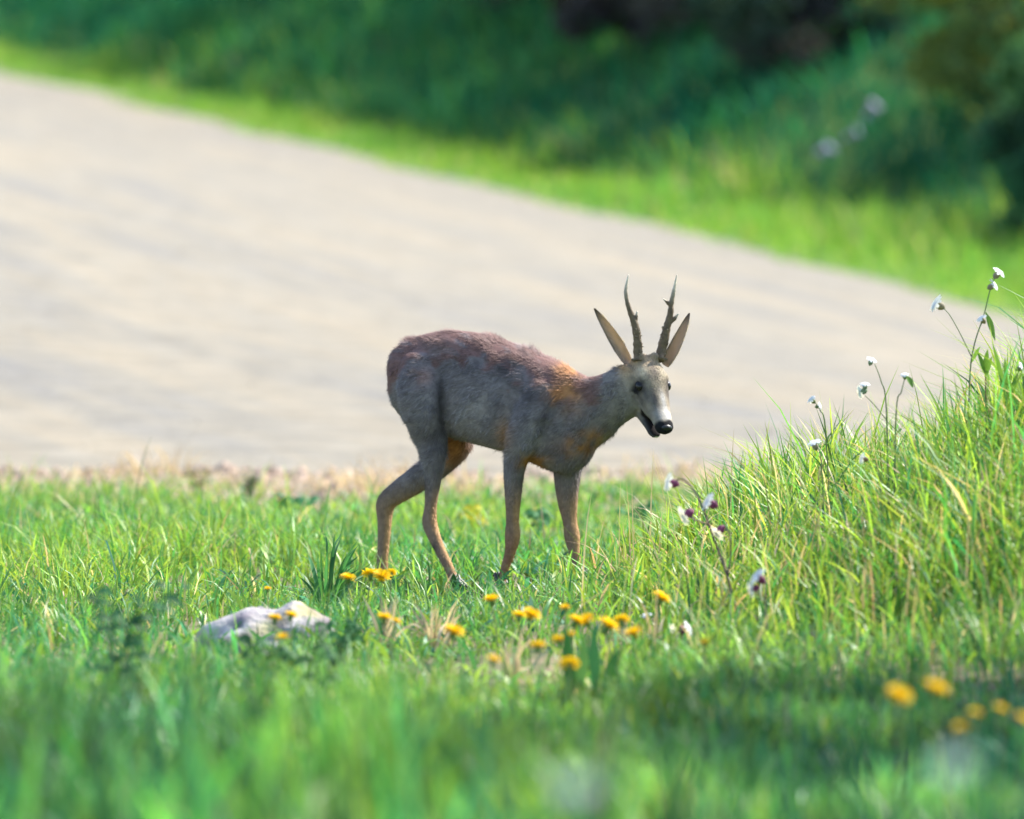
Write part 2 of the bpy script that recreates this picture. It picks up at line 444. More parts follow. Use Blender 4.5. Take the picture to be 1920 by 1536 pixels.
# ------------------------------------------------------------------ shrubs and trees
def leaf_cloud(C, rad, n, size, col, r, hollow=.35):
    """n leaf-clump faces spread through lumpy ellipsoids"""
    nl = len(C)
    i = r.integers(0, nl, n)
    d = r.normal(0, 1, (n, 3)); d /= np.linalg.norm(d, axis=1)[:, None]
    rr = r.uniform(hollow, 1, (n, 1)) ** .6
    P = C[i] + d * rr * rad[i][:, None] * np.array([1, 1, .8])
    a = r.normal(0, 1, (n, 3)); a /= np.linalg.norm(a, axis=1)[:, None]
    b = np.cross(a, r.normal(0, 1, (n, 3))); b /= np.linalg.norm(b, axis=1)[:, None]
    s = (size * r.uniform(.6, 1.4, n))[:, None]
    V = np.stack([P - a * s, P + b * s * .55, P + a * s, P - b * s * .55], 1).reshape(-1, 3)
    k = np.arange(n)[:, None] * 4
    T = np.concatenate([k + [0, 1, 2], k + [0, 2, 3]], 0)
    ci = col[i] * np.exp(r.normal(0, .2, (n, 1)))
    return V, T, np.repeat(ci, 4, 0)
def woody(name, label, x, y, height, spread, nl, leaves, size, pal, seed, trunk_r=.09, clear=.15, cat='shrub', group=None, dz=0):
    r = np.random.default_rng(seed)
    z0 = float(zg(x, y)) - .05
    root = thing(name, (x, y, z0), label, cat, group)
    o = np.array([x, y, z0])
    C, rad, tm = [], [], MB()
    for k in range(nl):
        a = r.uniform(0, 6.283); e = r.uniform(0, 1) ** .6
        f = r.uniform(clear, 1)
        c = o + np.array([math.cos(a) * spread * e * (1.1 - .5 * f), math.sin(a) * spread * e * (1.1 - .5 * f), height * (clear + (1 - clear) * f * .88)])
        C.append(c); rad.append(spread * r.uniform(.22, .45))
        if k < 12:
            m0 = o + (c - o) * np.array([.25, .25, .45])
            tm.tube(catmull([o + r.normal(0, trunk_r * .4, 3) * [1, 1, 0], m0 + r.normal(0, spread * .05, 3), c], 3), np.linspace(trunk_r * (1 if k == 0 else .6), trunk_r * .12, 7), (.10, .075, .06), 5)
    tm.build('trunk', M_BARK, root)
    C = np.array(C); rad = np.array(rad)
    col = np.array(pal)[r.integers(0, len(pal), nl)]
    V, T, Cc = leaf_cloud(C, rad, leaves, size, col, r)
    obj('crown', mesh_np('crown', V - o, T, Cc, False), M_FAR, root)
    return root
DARKG = [(.028, .085, .048), (.036, .11, .055), (.026, .07, .045), (.045, .12, .05)]
OLIVE = [(.15, .20, .05), (.08, .12, .04), (.20, .25, .07), (.04, .06, .035)]
def qpos(q, y):
    return EDGE_P[0] + (q - (y - EDGE_P[1]) * EDGE_N[1]) / EDGE_N[0], y
k = 0
for (q, y, H, S, pal, lab) in [
        (5.6, 92, 3.0, 1.5, DARKG, 'low dark shrub standing closest to the wide part of the verge'),
        (7.2, 99, 4.0, 1.9, OLIVE, 'olive leaved shrub with sunlit leaves above the low dark shrub'),
        (8.6, 108, 4.4, 2.1, OLIVE, 'large olive shrub with sunlit leaf clumps beside bare earth'),
        (8.2, 119, 4.4, 2.1, OLIVE, 'loose olive shrub with bare twigs further along the bank'),
        (9.6, 131, 4.6, 2.3, DARKG, 'broad dark green shrub in the middle of the bank'),
        (10.5, 146, 4.6, 2.4, DARKG, 'rounded dark shrub in deep shade on the bank'),
        (11, 164, 5.0, 2.6, DARKG, 'deep green shrub near the far end of the hedge')]:
    xx, yy = qpos(q, y)
    woody('hedge_shrub', lab, xx, yy, H, S, 22, 5200 if pal is DARKG else 3600, .10, pal, 100 + k, .08, .08, 'shrub', 'shrubs of the hedge on the bank'); k += 1
BROWN = [(.075, .068, .075), (.06, .06, .06), (.045, .08, .055), (.09, .085, .075)]
for (q, y, H, S, lab) in [(6.2, 107, 2.2, 1.6, 'purplish brown bramble thicket beside the olive shrubs'), (6.6, 114, 2.4, 1.8, 'dull brown bramble thicket behind the purplish one'), (7.4, 122, 2.4, 1.8, 'dark brown bramble thicket highest on the bank')]:
    xx, yy = qpos(q, y)
    woody('bramble_thicket', lab, xx, yy, H, S, 20, 4200, .09, BROWN, 170 + k, .05, .05, 'shrub', 'bramble thickets on the bank'); k += 1
for i_, y in enumerate(np.arange(116, 260, 6.0)):
    xx, yy = qpos(14.2 + rng.uniform(-1, 1), float(y))
    woody('hedge_tree', 'tall dark tree rising behind the hedge shrubs on the bank', xx, yy, rng.uniform(7.5, 9), rng.uniform(3.2, 3.8), 26, 3000, .2, DARKG, 140 + k, .16, .06, 'tree', 'trees behind the hedge'); k += 1
# a tree beside the meadow whose crown throws the dappled shade of the foreground
for (tx, ty, hm, H, S, lf, sd_, lab) in [
        (2.55, 18.4, 4.8, 6.4, 2.4, 17000, 201, 'broad leafy tree beside the meadow shading the grass below the mound'),
        (-1.75, 14.9, 6.6, 8.2, 1.5, 13000, 202, 'slim leafy tree, tallest of those beside the meadow'),
        (-1.15, 9.9, 5.0, 6.2, 1.0, 9000, 203, 'small leafy tree standing between the slim and the bushy tree beside the meadow'),
        (1.0, 9.4, 4.6, 5.8, 1.05, 9000, 204, 'small bushy tree, lowest of the trees beside the meadow')]:
    off = hm / math.tan(SUN_EL)
    woody('field_maple', lab, tx + math.sin(SUN_AZ) * off, ty + math.cos(SUN_AZ) * off, H, S, 24, lf, .085, DARKG + OLIVE, sd_, .14, 2 * hm / H - 1.05, 'tree', 'trees beside the meadow')

# ------------------------------------------------------------------ roe deer
def nrm(v):
    v = np.asarray(v, float); return v / (np.linalg.norm(v) + 1e-12)
TH = R(30)
HEAD_DIR = np.array([math.cos(TH), -math.sin(TH), 0]); LAT = np.array([math.sin(TH), math.cos(TH), 0])
def Yc(px): return 25.0 - (px - 1000) / 600 * math.tan(TH)
UP = np.array([0, 0, 1.])
def loft(mb, rings, sub=4, k=28, exp=2.15):
    """rings: centre, lateral half axis, up half axis, down half axis (vectors)"""
    K = catmull([np.concatenate(r_) for r_ in rings], sub)
    a = np.arange(k) * 2 * math.pi / k
    ca, sa = np.cos(a), np.sin(a)
    ca = np.sign(ca) * abs(ca) ** (2 / exp); sa = np.sign(sa) * abs(sa) ** (2 / exp)
    V = []
    for q_ in K:
        c, u, v, d = q_[:3], q_[3:6], q_[6:9], q_[9:12]
        V.append(c + ca[:, None] * u + np.where(sa[:, None] > 0, sa[:, None] * v, -sa[:, None] * d))
    n = len(V); V = np.vstack(V + [K[:1, :3], K[-1:, :3]])
    T = []
    for i in range(n - 1):
        for j in range(k):
            a0, a1 = i * k + j, i * k + (j + 1) % k
            T += [(a0, a1, a1 + k), (a0, a1 + k, a0 + k)]
    for j in range(k):
        T += [(n * k, (j + 1) % k, j), (n * k + 1, (n - 1) * k + j, (n - 1) * k + (j + 1) % k)]
    mb.add(V, T)
def torso_ring(px, yt, yb, b):
    Y = Yc(px)
    t_, b_ = at(px, yt, Y), at(px, yb, Y)
    c = t_ * .52 + b_ * .48
    return (c, LAT * b, t_ - c, b_ - c)
def limb(mb, pts, sub=4, k=20):
    """pts: px, py, Y, image half width in px, depth half width in m"""
    C = np.array([at(p_[0], p_[1], p_[2]) for p_ in pts])
    tg = np.gradient(C, axis=0)
    rings = []
    for p_, c, t_ in zip(pts, C, tg):
        t_ = nrm(t_); dep = nrm(np.array([0, 1., 0]) - t_ * t_[1])
        v = np.cross(t_, dep)
        hw = p_[3] / 600
        rings.append((c, dep * p_[4], v * hw, -v * hw))
    # rounded ends
    def cap(r0, r1, s):
        d = nrm(r0[0] - r1[0]); ln = np.linalg.norm(r0[2])
        return [(r0[0] + d * ln * .75, r0[1] * .35, r0[2] * .35, r0[3] * .35), (r0[0] + d * ln * .4, r0[1] * .8, r0[2] * .8, r0[3] * .8)]
    a0 = cap(rings[0], rings[1], 0); a1 = cap(rings[-1], rings[-2], 1)
    loft(mb, a0 + rings + a1[::-1], sub, k, 2.0)

body = MB()
loft(body, [torso_ring(*a) for a in [
    (738, 690, 722, .015), (743, 664, 748, .055), (757, 645, 778, .092), (785, 631, 800, .112), (820, 622, 812, .12), (860, 620, 822, .12),
    (905, 626, 838, .127), (950, 640, 850, .132), (990, 655, 864, .128), (1030, 672, 880, .115), (1062, 687, 887, .10), (1090, 702, 878, .078),
    (1110, 722, 850, .055), (1120, 750, 815, .02)]])
# near hind leg: haunch, stifle, hock, cannon
limb(body, [(797, 690, 25.115, 48, .068), (795, 740, 25.085, 50, .078), (799, 785, 25.08, 40, .068), (808, 825, 25.09, 31, .052), (813, 860, 25.08, 23, .042),
            (812, 900, 25.09, 16, .029), (808, 945, 25.10, 12, .023), (806, 982, 25.10, 14.5, .024), (820, 1020, 25.08, 11, .020), (836, 1053, 25.06, 9.5, .017), (850, 1083, 25.05, 9, .016), (859, 1102, 25.04, 10, .017)])
# far hind leg, stretched back
limb(body, [(835, 740, 25.27, 50, .06), (850, 790, 25.25, 42, .06), (855, 832, 25.23, 32, .052), (825, 868, 25.27, 27, .042), (785, 897, 25.31, 25, .036),
            (748, 922, 25.35, 22, .030), (723, 945, 25.37, 19, .027), (721, 980, 25.37, 14, .022), (719, 1020, 25.37, 11.5, .019), (717, 1055, 25.37, 11, .018), (716, 1085, 25.37, 11, .018)])
# near fore leg
limb(body, [(1022, 735, 24.90, 34, .042), (1003, 780, 24.89, 40, .050), (981, 825, 24.90, 35, .048), (968, 860, 24.92, 24, .038), (963, 895, 24.93, 19, .030), (962, 935, 24.94, 15.5, .024),
            (961, 975, 24.95, 12.5, .021), (961, 1005, 24.955, 15, .024), (957, 1034, 24.96, 10.5, .018), (948, 1062, 24.97, 8.5, .016), (942, 1085, 24.98, 8, .015), (940, 1100, 24.98, 9, .016)])
# far fore leg
limb(body, [(1075, 775, 25.03, 42, .045), (1070, 830, 25.03, 38, .048), (1065, 872, 25.03, 29, .042), (1063, 910, 25.02, 23.5, .033), (1065, 950, 25.015, 18, .026), (1069, 980, 25.01, 13.5, .022),
            (1073, 1008, 25.005, 15, .024), (1078, 1040, 25.0, 10, .018), (1086, 1073, 24.995, 8.5, .016), (1092, 1095, 24.99, 8, .015), (1095, 1104, 24.985, 9, .016)])
# neck
limb(body, [(1050, 775, 24.955, 92, .095), (1082, 778, 24.925, 80, .085), (1112, 768, 24.895, 63, .070), (1140, 752, 24.865, 53, .060), (1168, 737, 24.845, 49, .056), (1192, 720, 24.835, 44, .05)])
# short tail tuft
limb(body, [(748, 668, 25.24, 10, .02), (741, 690, 25.25, 9, .018), (740, 708, 25.25, 5, .01)])
# head
HO = at(1212, 694, 24.84); NOSE = at(1250, 797, 24.725)
HF = nrm(NOSE - HO); HD = nrm(UP - HF * HF[2]); HR = np.cross(HF, HD)          # HR: the animal's right
def hp(t_, d, r_=0.): return HO + HF * t_ + HD * d + HR * r_
def hring(t_, d, hw, u, dn): return (hp(t_, d), HR * hw, HD * u, -HD * dn)
HL = float(np.linalg.norm(NOSE - HO)); hs = HL / .205
loft(body, [hring(-.052 , 0, .012, .01, .02), hring(-.040, 0, .038, .026, .05), hring(-.01, .002, .049, .034, .080), hring(.03, .004, .055, .036, .098), hring(.06, .002, .055, .033, .106),
            hring(.09, -.004, .049, .029, .100), hring(.12 * hs, -.008, .042, .025, .070), hring(.15 * hs, -.012, .036, .022, .038), hring(.18 * hs, -.014, .033, .021, .024),
            hring(.20 * hs, -.016, .031, .020, .022), hring(.213 * hs, -.018, .027, .017, .018), hring(.222 * hs, -.019, .012, .008, .008)], 4, 24)
# lower jaw, slightly open
loft(body, [hring(.05, -.075, .038, .03, .038), hring(.09, -.084, .035, .028, .030), hring(.125 * hs, -.082, .029, .016, .022), hring(.155 * hs, -.078, .024, .011, .017),
            hring(.18 * hs, -.076, .022, .010, .015), hring(.196 * hs, -.074, .013, .006, .009)], 4, 18)
# brow ridges, cheeks, nostril pads
def ball(mb, c, r3, k=14):
    U_, V_ = np.meshgrid(np.arange(k) * 2 * math.pi / k, np.linspace(.001, math.pi - .001, 9))
    d = np.stack([np.cos(U_) * np.sin(V_), np.sin(U_) * np.sin(V_), np.cos(V_)], -1).reshape(-1, 3)
    P_ = c + d[:, :1] * r3[0] * HR + d[:, 1:2] * r3[1] * HF + d[:, 2:] * r3[2] * HD
    T = []
    for i in range(8):
        for j in range(k):
            a0, a1 = i * k + j, i * k + (j + 1) % k
            T += [(a0, a0 + k, a1 + k), (a0, a1 + k, a1)]
    mb.add(P_, T)
for s in (-1, 1):
    ball(body, hp(.040, .014, s * .042), (.016, .024, .014))
    ball(body, hp(.07, -.045, s * .030), (.020, .032, .030))
    ball(body, hp(.203 * hs, -.017, s * .014), (.013, .013, .013))
    ball(body, hp(-.028, .022, s * .026), (.017, .017, .024))          # pedicles

tmp = bpy.data.objects.new('tmp', mesh_np('tmp', np.vstack(body.V), np.vstack(body.T)))
COL.objects.link(tmp)
md = tmp.modifiers.new('r', 'REMESH'); md.mode = 'VOXEL'; md.voxel_size = .0052
md = tmp.modifiers.new('s', 'SMOOTH'); md.factor = .5; md.iterations = 4
dg = bpy.context.evaluated_depsgraph_get()
bme = bpy.data.meshes.new_from_object(tmp.evaluated_get(dg))
bpy.data.objects.remove(tmp)
bme.name = 'body'
nv = len(bme.vertices)
BV = np.zeros(nv * 3, np.float32); bme.vertices.foreach_get('co', BV); BV = BV.reshape(-1, 3).astype(float)
BN = np.zeros(nv * 3, np.float32); bme.vertices.foreach_get('normal', BN); BN = BN.reshape(-1, 3).astype(float)

def gauss(px, py, cx, cy, rx, ry): return np.exp(-((px - cx) / rx) ** 2 - ((py - cy) / ry) ** 2)
bpx, bpy_ = proj(BV)
def crease(x0, y0, x1, y1, wdt):
    t_ = np.clip(((bpx - x0) * (x1 - x0) + (bpy_ - y0) * (y1 - y0)) / ((x1 - x0) ** 2 + (y1 - y0) ** 2), 0, 1)
    dd = np.hypot(bpx - x0 - t_ * (x1 - x0), bpy_ - y0 - t_ * (y1 - y0))
    return np.exp(-(dd / wdt) ** 2) * np.sin(np.pi * (.15 + .7 * t_))
dsp = -.011 * crease(832, 660, 832, 810, 9) - .009 * crease(962, 720, 945, 850, 9) - .008 * crease(1080, 705, 1050, 850, 10) - .006 * crease(1030, 800, 985, 850, 8)
dsp += .006 * crease(1065, 700, 1000, 790, 12) + .007 * gauss(bpx, bpy_, 795, 735, 28, 45) + .005 * gauss(bpx, bpy_, 840, 640, 16, 12) - .006 * gauss(bpx, bpy_, 860, 690, 18, 30)
dsp += .0022 * np.sin(bpx / 4.6 + (bpy_ - 740) * .045) * gauss(bpx, bpy_, 905, 760, 42, 55)                       # ribs
dsp += .0032 * vnoise(BV[:, 0] * 30, BV[:, 2] * 30 + BV[:, 1] * 22, 51) * (bpx < 1110) * (bpy_ < 860) * (1 - .85 * sstep(.3, .8, BN[:, 2]))
dsp += -.005 * crease(1168, 700, 1160, 790, 8) * 1.0
dsp -= .003 * (crease(967, 905, 966, 990, 3.5) + crease(1072, 915, 1076, 990, 3.5) + crease(803, 890, 803, 970, 3.5))   # tendons
BV = BV + BN * dsp[:, None]
def blob(px, py, cx, cy, rx, ry, soft=1.0):
    return np.exp(-(((px - cx) / rx) ** 2 + ((py - cy) / ry) ** 2) ** soft)
def coat(P):
    """fur colour from the place on the animal, with fold shade and leg light painted in"""
    px, py = proj(P)
    nz = vnoise(P[:, 0] * 42, P[:, 2] * 42 + P[:, 1] * 30, 5)
    nf = vnoise(P[:, 0] * 120 + P[:, 1] * 70, P[:, 2] * 120, 6)
    c = np.tile(np.array([.165, .145, .147]), (len(P), 1))
    def mixc(col, f):
        f = np.clip(f, 0, 1)[:, None]; c[:] = c * (1 - f) + np.array(col) * f
    top = np.interp(px, [735, 760, 800, 860, 905, 950, 990, 1030, 1062, 1110, 1160], [680, 643, 628, 619, 625, 639, 655, 672, 690, 707, 695])
    dep = py - top
    body_f = (px < 1130)
    mixc((.165, .088, .076), sstep(58, 34, dep + 18 * nz + 14 * nf) * body_f * .9)
    mixc((.23, .19, .185), sstep(.3, 1.0, nz * .7 + nf * .6) * sstep(75, 30, dep) * body_f * .6)
    mixc((.10, .08, .085), sstep(.2, 1.2, nf) * .4)
    mixc((.045, .040, .044), blob(px, py, 827, 750, 8, 65) * .85 + .5 * blob(px, py, 930, 690, 60, 18) * (.7 + .9 * nz + .5 * nf) + .45 * blob(px, py, 1000, 745, 30, 30) * (.5 + nz))  # shade of the flank fold painted in, then dark moult patches
    mixc((.26, .235, .235), (blob(px, py, 900, 770, 45, 40) + .7 * blob(px, py, 1000, 815, 25, 40) + .7 * blob(px, py, 795, 760, 18, 35)) * (.6 + .5 * nz + .35 * nf))
    mixc((.30, .19, .16), blob(px, py, 798, 706, 13, 16) * .8)
    mixc((.22, .155, .14), blob(px, py, 815, 650, 30, 18) * .6)
    mixc((.36, .17, .07), (1.15 * blob(px, py, 1068, 692, 24, 15) + 1.05 * blob(px, py, 1064, 742, 26, 28)) * (.9 + .6 * nz + .5 * nf))
    mixc((.30, .14, .045), (1.2 * blob(px, py, 1085, 838, 34, 16) + 1.2 * blob(px, py, 1010, 868, 28, 14) + .9 * blob(px, py, 1120, 815, 28, 12)) * (.9 + .5 * nz + .4 * nf))
    mixc((.29, .165, .09), .9 * blob(px, py, 948, 812, 15, 26))
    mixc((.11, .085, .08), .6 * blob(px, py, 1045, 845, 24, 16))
    far = sstep(25.12, 25.2, P[:, 1])
    mixc((.34, .15, .045), blob(px, py, 850, 830, 32, 42, 1.5) * sstep(25.13, 25.17, P[:, 1]))
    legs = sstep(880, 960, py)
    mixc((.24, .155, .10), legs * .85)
    mixc((.46, .27, .13), legs * sstep(-.2, .6, BNx(P)) * sstep(890, 980, py) * .9)  # sunlit right-hand leg edges painted in by surface normal
    mixc((.26, .125, .07), blob(px, py, 950, 1040, 22, 45) * .8)
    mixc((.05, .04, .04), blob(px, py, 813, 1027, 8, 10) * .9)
    # neck and head, in head coordinates
    L = P - HO
    t_, d, r_ = L @ HF, L @ HD, L @ HR
    head = sstep(1150, 1172, px) * (py < 840)
    mixc((.21, .185, .165), sstep(1110, 1150, px) * (py < 840) * .7)
    mixc((.29, .235, .165), head * sstep(-.05, .01, d + .006 * nz) * .9)
    mixc((.36, .21, .10), head * blob(px, py, 1172, 682, 22, 20) * 1.0)
    mixc((.40, .27, .15), head * blob(t_, d, -.02, .03, .03, .03) * .55)
    mixc((.10, .08, .075), head * blob(t_, r_, .035, .0, .03, .014) * (d > -.01) * .55)
    mixc((.45, .39, .28), head * (blob(t_, abs(r_), .03, .036, .022, .014)) * (d > 0) * .7)
    mixc((.04, .038, .045), head * blob(t_, r_, .118 * hs, .018, .034, .013) * (d > -.03) * .9)
    mixc((.05, .047, .052), head * blob(t_, abs(r_), .100, .040, .028, .014) * (d > -.03) * .8)
    mixc((.014, .013, .016), head * blob(t_, abs(r_), .070, .054, .023, .017, 1.6) * (d > -.022))
    mixc((.22, .20, .18), head * sstep(-.02, -.05, d) * (t_ > .02) * .6)
    mixc((.15, .14, .135), head * blob(t_, r_, .165 * hs, .020, .03, .014) * (d > -.035) * .7)
    mixc((.58, .56, .53), head * blob(t_, r_, .170 * hs, -.008, .024, .020) * (d > -.024) * (.85 + .25 * nf))
    mixc((.48, .45, .42), head * blob(t_, r_, .125 * hs, -.012, .032, .011) * (d > -.02) * (.7 + .3 * nf))
    mixc((.13, .11, .10), head * sstep(.2, 1.1, nf + .5 * nz) * (t_ < .13) * .45)
    mixc((.012, .012, .014), head * sstep(.186, .197, t_ / hs + .003 * nf) * (d > -.042))
    mixc((.05, .048, .052), head * sstep(.115, .14, t_ / hs) * (d < -.045) * .9)
    mixc((.62, .60, .57), head * sstep(.176, .188, t_ / hs) * (d < -.074) * (r_ < .008))
    mixc((.012, .009, .010), head * sstep(.105, .118, t_ / hs) * sstep(-.040, -.046, d) * sstep(-.076, -.068, d) * 1.0)
    return np.clip(c, .004, 1)
_bn = {}
def BNx(P): return _bn.get('n', np.zeros(len(P)))
_bn['n'] = BN[:, 0]
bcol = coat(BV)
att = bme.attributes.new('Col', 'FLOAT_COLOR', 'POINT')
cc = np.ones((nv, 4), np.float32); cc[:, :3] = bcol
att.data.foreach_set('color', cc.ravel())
bme.polygons.foreach_set('use_smooth', np.ones(len(bme.polygons), bool))
DEER0 = np.array([.07, 25.05, 0.0])
deer = thing('roe_deer', tuple(DEER0), 'grey brown roe buck with short antlers walking through the grass, head lowered', 'deer')
cv = (BV - DEER0).astype(np.float32); bme.vertices.foreach_set('co', cv.ravel()); bme.update()
bme.materials.clear()
body_o = obj('body', bme, M_COAT, deer)

# fur: short hairs lying along the coat
bme.calc_loop_triangles()
TRI = np.zeros(len(bme.loop_triangles) * 3, np.int32); bme.loop_triangles.foreach_get('vertices', TRI); TRI = TRI.reshape(-1, 3)
e1, e2 = BV[TRI[:, 1]] - BV[TRI[:, 0]], BV[TRI[:, 2]] - BV[TRI[:, 0]]
ar = np.linalg.norm(np.cross(e1, e2), axis=1)
NH = 120000
ti = rng.choice(len(TRI), NH, p=ar / ar.sum())
u_, v_ = rng.uniform(0, 1, NH), rng.uniform(0, 1, NH)
sw = u_ + v_ > 1; u_[sw], v_[sw] = 1 - u_[sw], 1 - v_[sw]
HP = BV[TRI[ti, 0]] + e1[ti] * u_[:, None] + e2[ti] * v_[:, None]
HN = BN[TRI[ti, 0]]
hc = bcol[TRI[ti, 0]]
ppx, ppy = proj(HP)
flow = -HEAD_DIR[None] * .8 + np.array([0, 0, -.55])[None] + 0 * HP
legf = sstep(850, 900, ppy)[:, None]
flow = flow * (1 - legf) + np.array([0, 0, -1.])[None] * legf
hdf = (sstep(1160, 1185, ppx) * (ppy < 830))[:, None]
flow = flow * (1 - hdf) - HF[None] * hdf
ftan = flow - HN * (flow * HN).sum(1)[:, None]
ftan /= np.linalg.norm(ftan, axis=1)[:, None] + 1e-9
hd = ftan + HN * rng.uniform(.12, .38, (NH, 1)) + rng.normal(0, .2, (NH, 3))
cl = [vnoise(HP[:, 0] * 75 + HP[:, 1] * 40, HP[:, 2] * 75, 300 + k_) for k_ in range(3)]
hd += .38 * np.stack(cl, -1) * (1 - .7 * hdf) * (1 - .6 * legf)
hd /= np.linalg.norm(hd, axis=1)[:, None]
ln = np.interp(ppy, [850, 930], [.019, .009]) * rng.uniform(.6, 1.3, NH) * (1 + .35 * vnoise(HP[:, 0] * 40, HP[:, 2] * 40 + HP[:, 1] * 30, 310))
tl = (HP - HO) @ HF
ln = np.where(hdf[:, 0] > .5, np.interp(tl, [0, .1, .17, .18], [.009, .006, .004, .0]), ln)
mouth = (hc.max(1) < .05)
keep = (ln > .001) & ~mouth
HP, HN, hd, ln, hc = HP[keep], HN[keep], hd[keep], ln[keep], hc[keep]
nh = len(HP)
sd = np.cross(hd, HN); sd /= np.linalg.norm(sd, axis=1)[:, None] + 1e-9
wd = rng.uniform(.0007, .0014, nh)[:, None]
b0 = HP - HN * .001
V = np.stack([b0 - sd * wd, b0 + sd * wd, b0 + hd * ln[:, None]], 1).reshape(-1, 3)
hcc = hc * np.exp(rng.normal(.03, .22, (nh, 1)))
fur = obj('fur', mesh_np('fur', V - DEER0, np.arange(nh * 3).reshape(-1, 3), np.repeat(hcc, 3, 0)), M_FUR, deer)
fur['kind'] = 'stuff'

# eyes
for s in (-1, 1):
    e = MB(); ball(e, hp(.064, .004, s * .0485), (.0135, .018, .0145), 18)
    e.C = [np.tile((.012, .010, .010), (len(e.V[0]), 1))]
    eo = e.build('eye', M_EYE, deer)
# moist nose pad with nostrils
nb = MB(); ball(nb, hp(.2085 * hs, -.012, 0), (.0225, .0125, .0145), 20)
nv_ = nb.V[0] - HO
nt_, nd_, nr_ = nv_ @ HF, nv_ @ HD, nv_ @ HR
for s in (-1, 1):
    dent = np.exp(-((nr_ - s * .0115) / .0045) ** 2 - ((nd_ + .014) / .005) ** 2) * (nt_ > .205 * hs)
    nb.V[0] = nb.V[0] - HF * (.007 * dent)[:, None]
nb.C = [np.tile((.014, .013, .015), (len(nv_), 1))]
nb.build('nose', M_NOSE, deer)
# antlers
def antler(main, tines, Y, name='antler'):
    mb = MB()
    def chain(pts):
        K = catmull([(*at(p_[0], p_[1], p_[3] if len(p_) > 3 else Y), p_[2] / 600) for p_ in pts], 5)
        rr = np.maximum(K[:, 3] * .86 * (1 + .07 * rng.normal(0, 1, len(K)) * (K[:, 3] > .006)), .0009)
        h_ = np.linspace(0, 1, len(K))
        c = np.array([.13, .09, .052])[None] * (1 - sstep(.55, .95, h_)[:, None]) + np.array([.62, .54, .42])[None] * sstep(.55, .95, h_)[:, None]
        n0 = mb.n
        mb.tube(K[:, :3], rr, (1, 1, 1), 9)
        cc_ = np.repeat(c, 9, 0); mb.C[-1] = np.vstack([cc_, c[:1], c[-1:]])
        return K
    chain(main)
    for tn in tines: chain(tn)
    # burr and pearling
    K = catmull([(*at(p_[0], p_[1], Y), p_[2] / 600) for p_ in main[:4]], 12)
    for k_ in range(46):
        q_ = K[rng.integers(0, len(K))]
        dd = nrm(rng.normal(0, 1, 3)); c = q_[:3] + dd * q_[3] * .95
        mb.tube(np.array([c - dd * .002, c + dd * .0035]), [.0026, .001], (.16, .12, .075) if k_ % 3 else (.42, .34, .2), 5)
    a = np.arange(16) * 2 * math.pi / 16
    c0 = at(main[0][0], main[0][1], Y); ax = nrm(at(main[1][0], main[1][1], Y) - c0)
    u1 = nrm(np.cross(ax, [0, 1, 0])); v1 = np.cross(ax, u1); rr = main[0][2] / 600 * 1.12
    ring_ = c0 + ax * .006 + rr * (np.cos(a)[:, None] * u1 + np.sin(a)[:, None] * v1) * (1 + .12 * rng.normal(0, 1, (16, 1)))
    mb.tube(np.vstack([ring_, ring_[:1]]), .004, (.13, .10, .06), 6)
    return mb.build(name, M_HORN, deer)
antler([(1196, 678, 9, 24.815), (1196, 660, 10), (1195, 635, 9), (1191, 610, 8.2), (1183, 588, 6.6), (1176, 566, 5.2), (1173.5, 546, 4.2), (1175.5, 530, 2.8), (1178.5, 515, 1.0)],
       [[(1188, 608, 7), (1192.5, 596, 4.6), (1195, 583, 1.2)]], 24.825)
antler([(1238, 676, 9, 24.845), (1240, 660, 11), (1246, 634, 10), (1252, 608, 8.5), (1257, 588, 7), (1259, 568, 5.6), (1263, 548, 4.2), (1266, 532, 2.8), (1269, 515, 1.0)],
       [[(1254, 604, 7), (1264, 598, 4.6), (1273, 587, 1.2)], [(1259, 574, 5.5), (1251, 567, 3.6), (1243, 560, 1.0)]], 24.865)
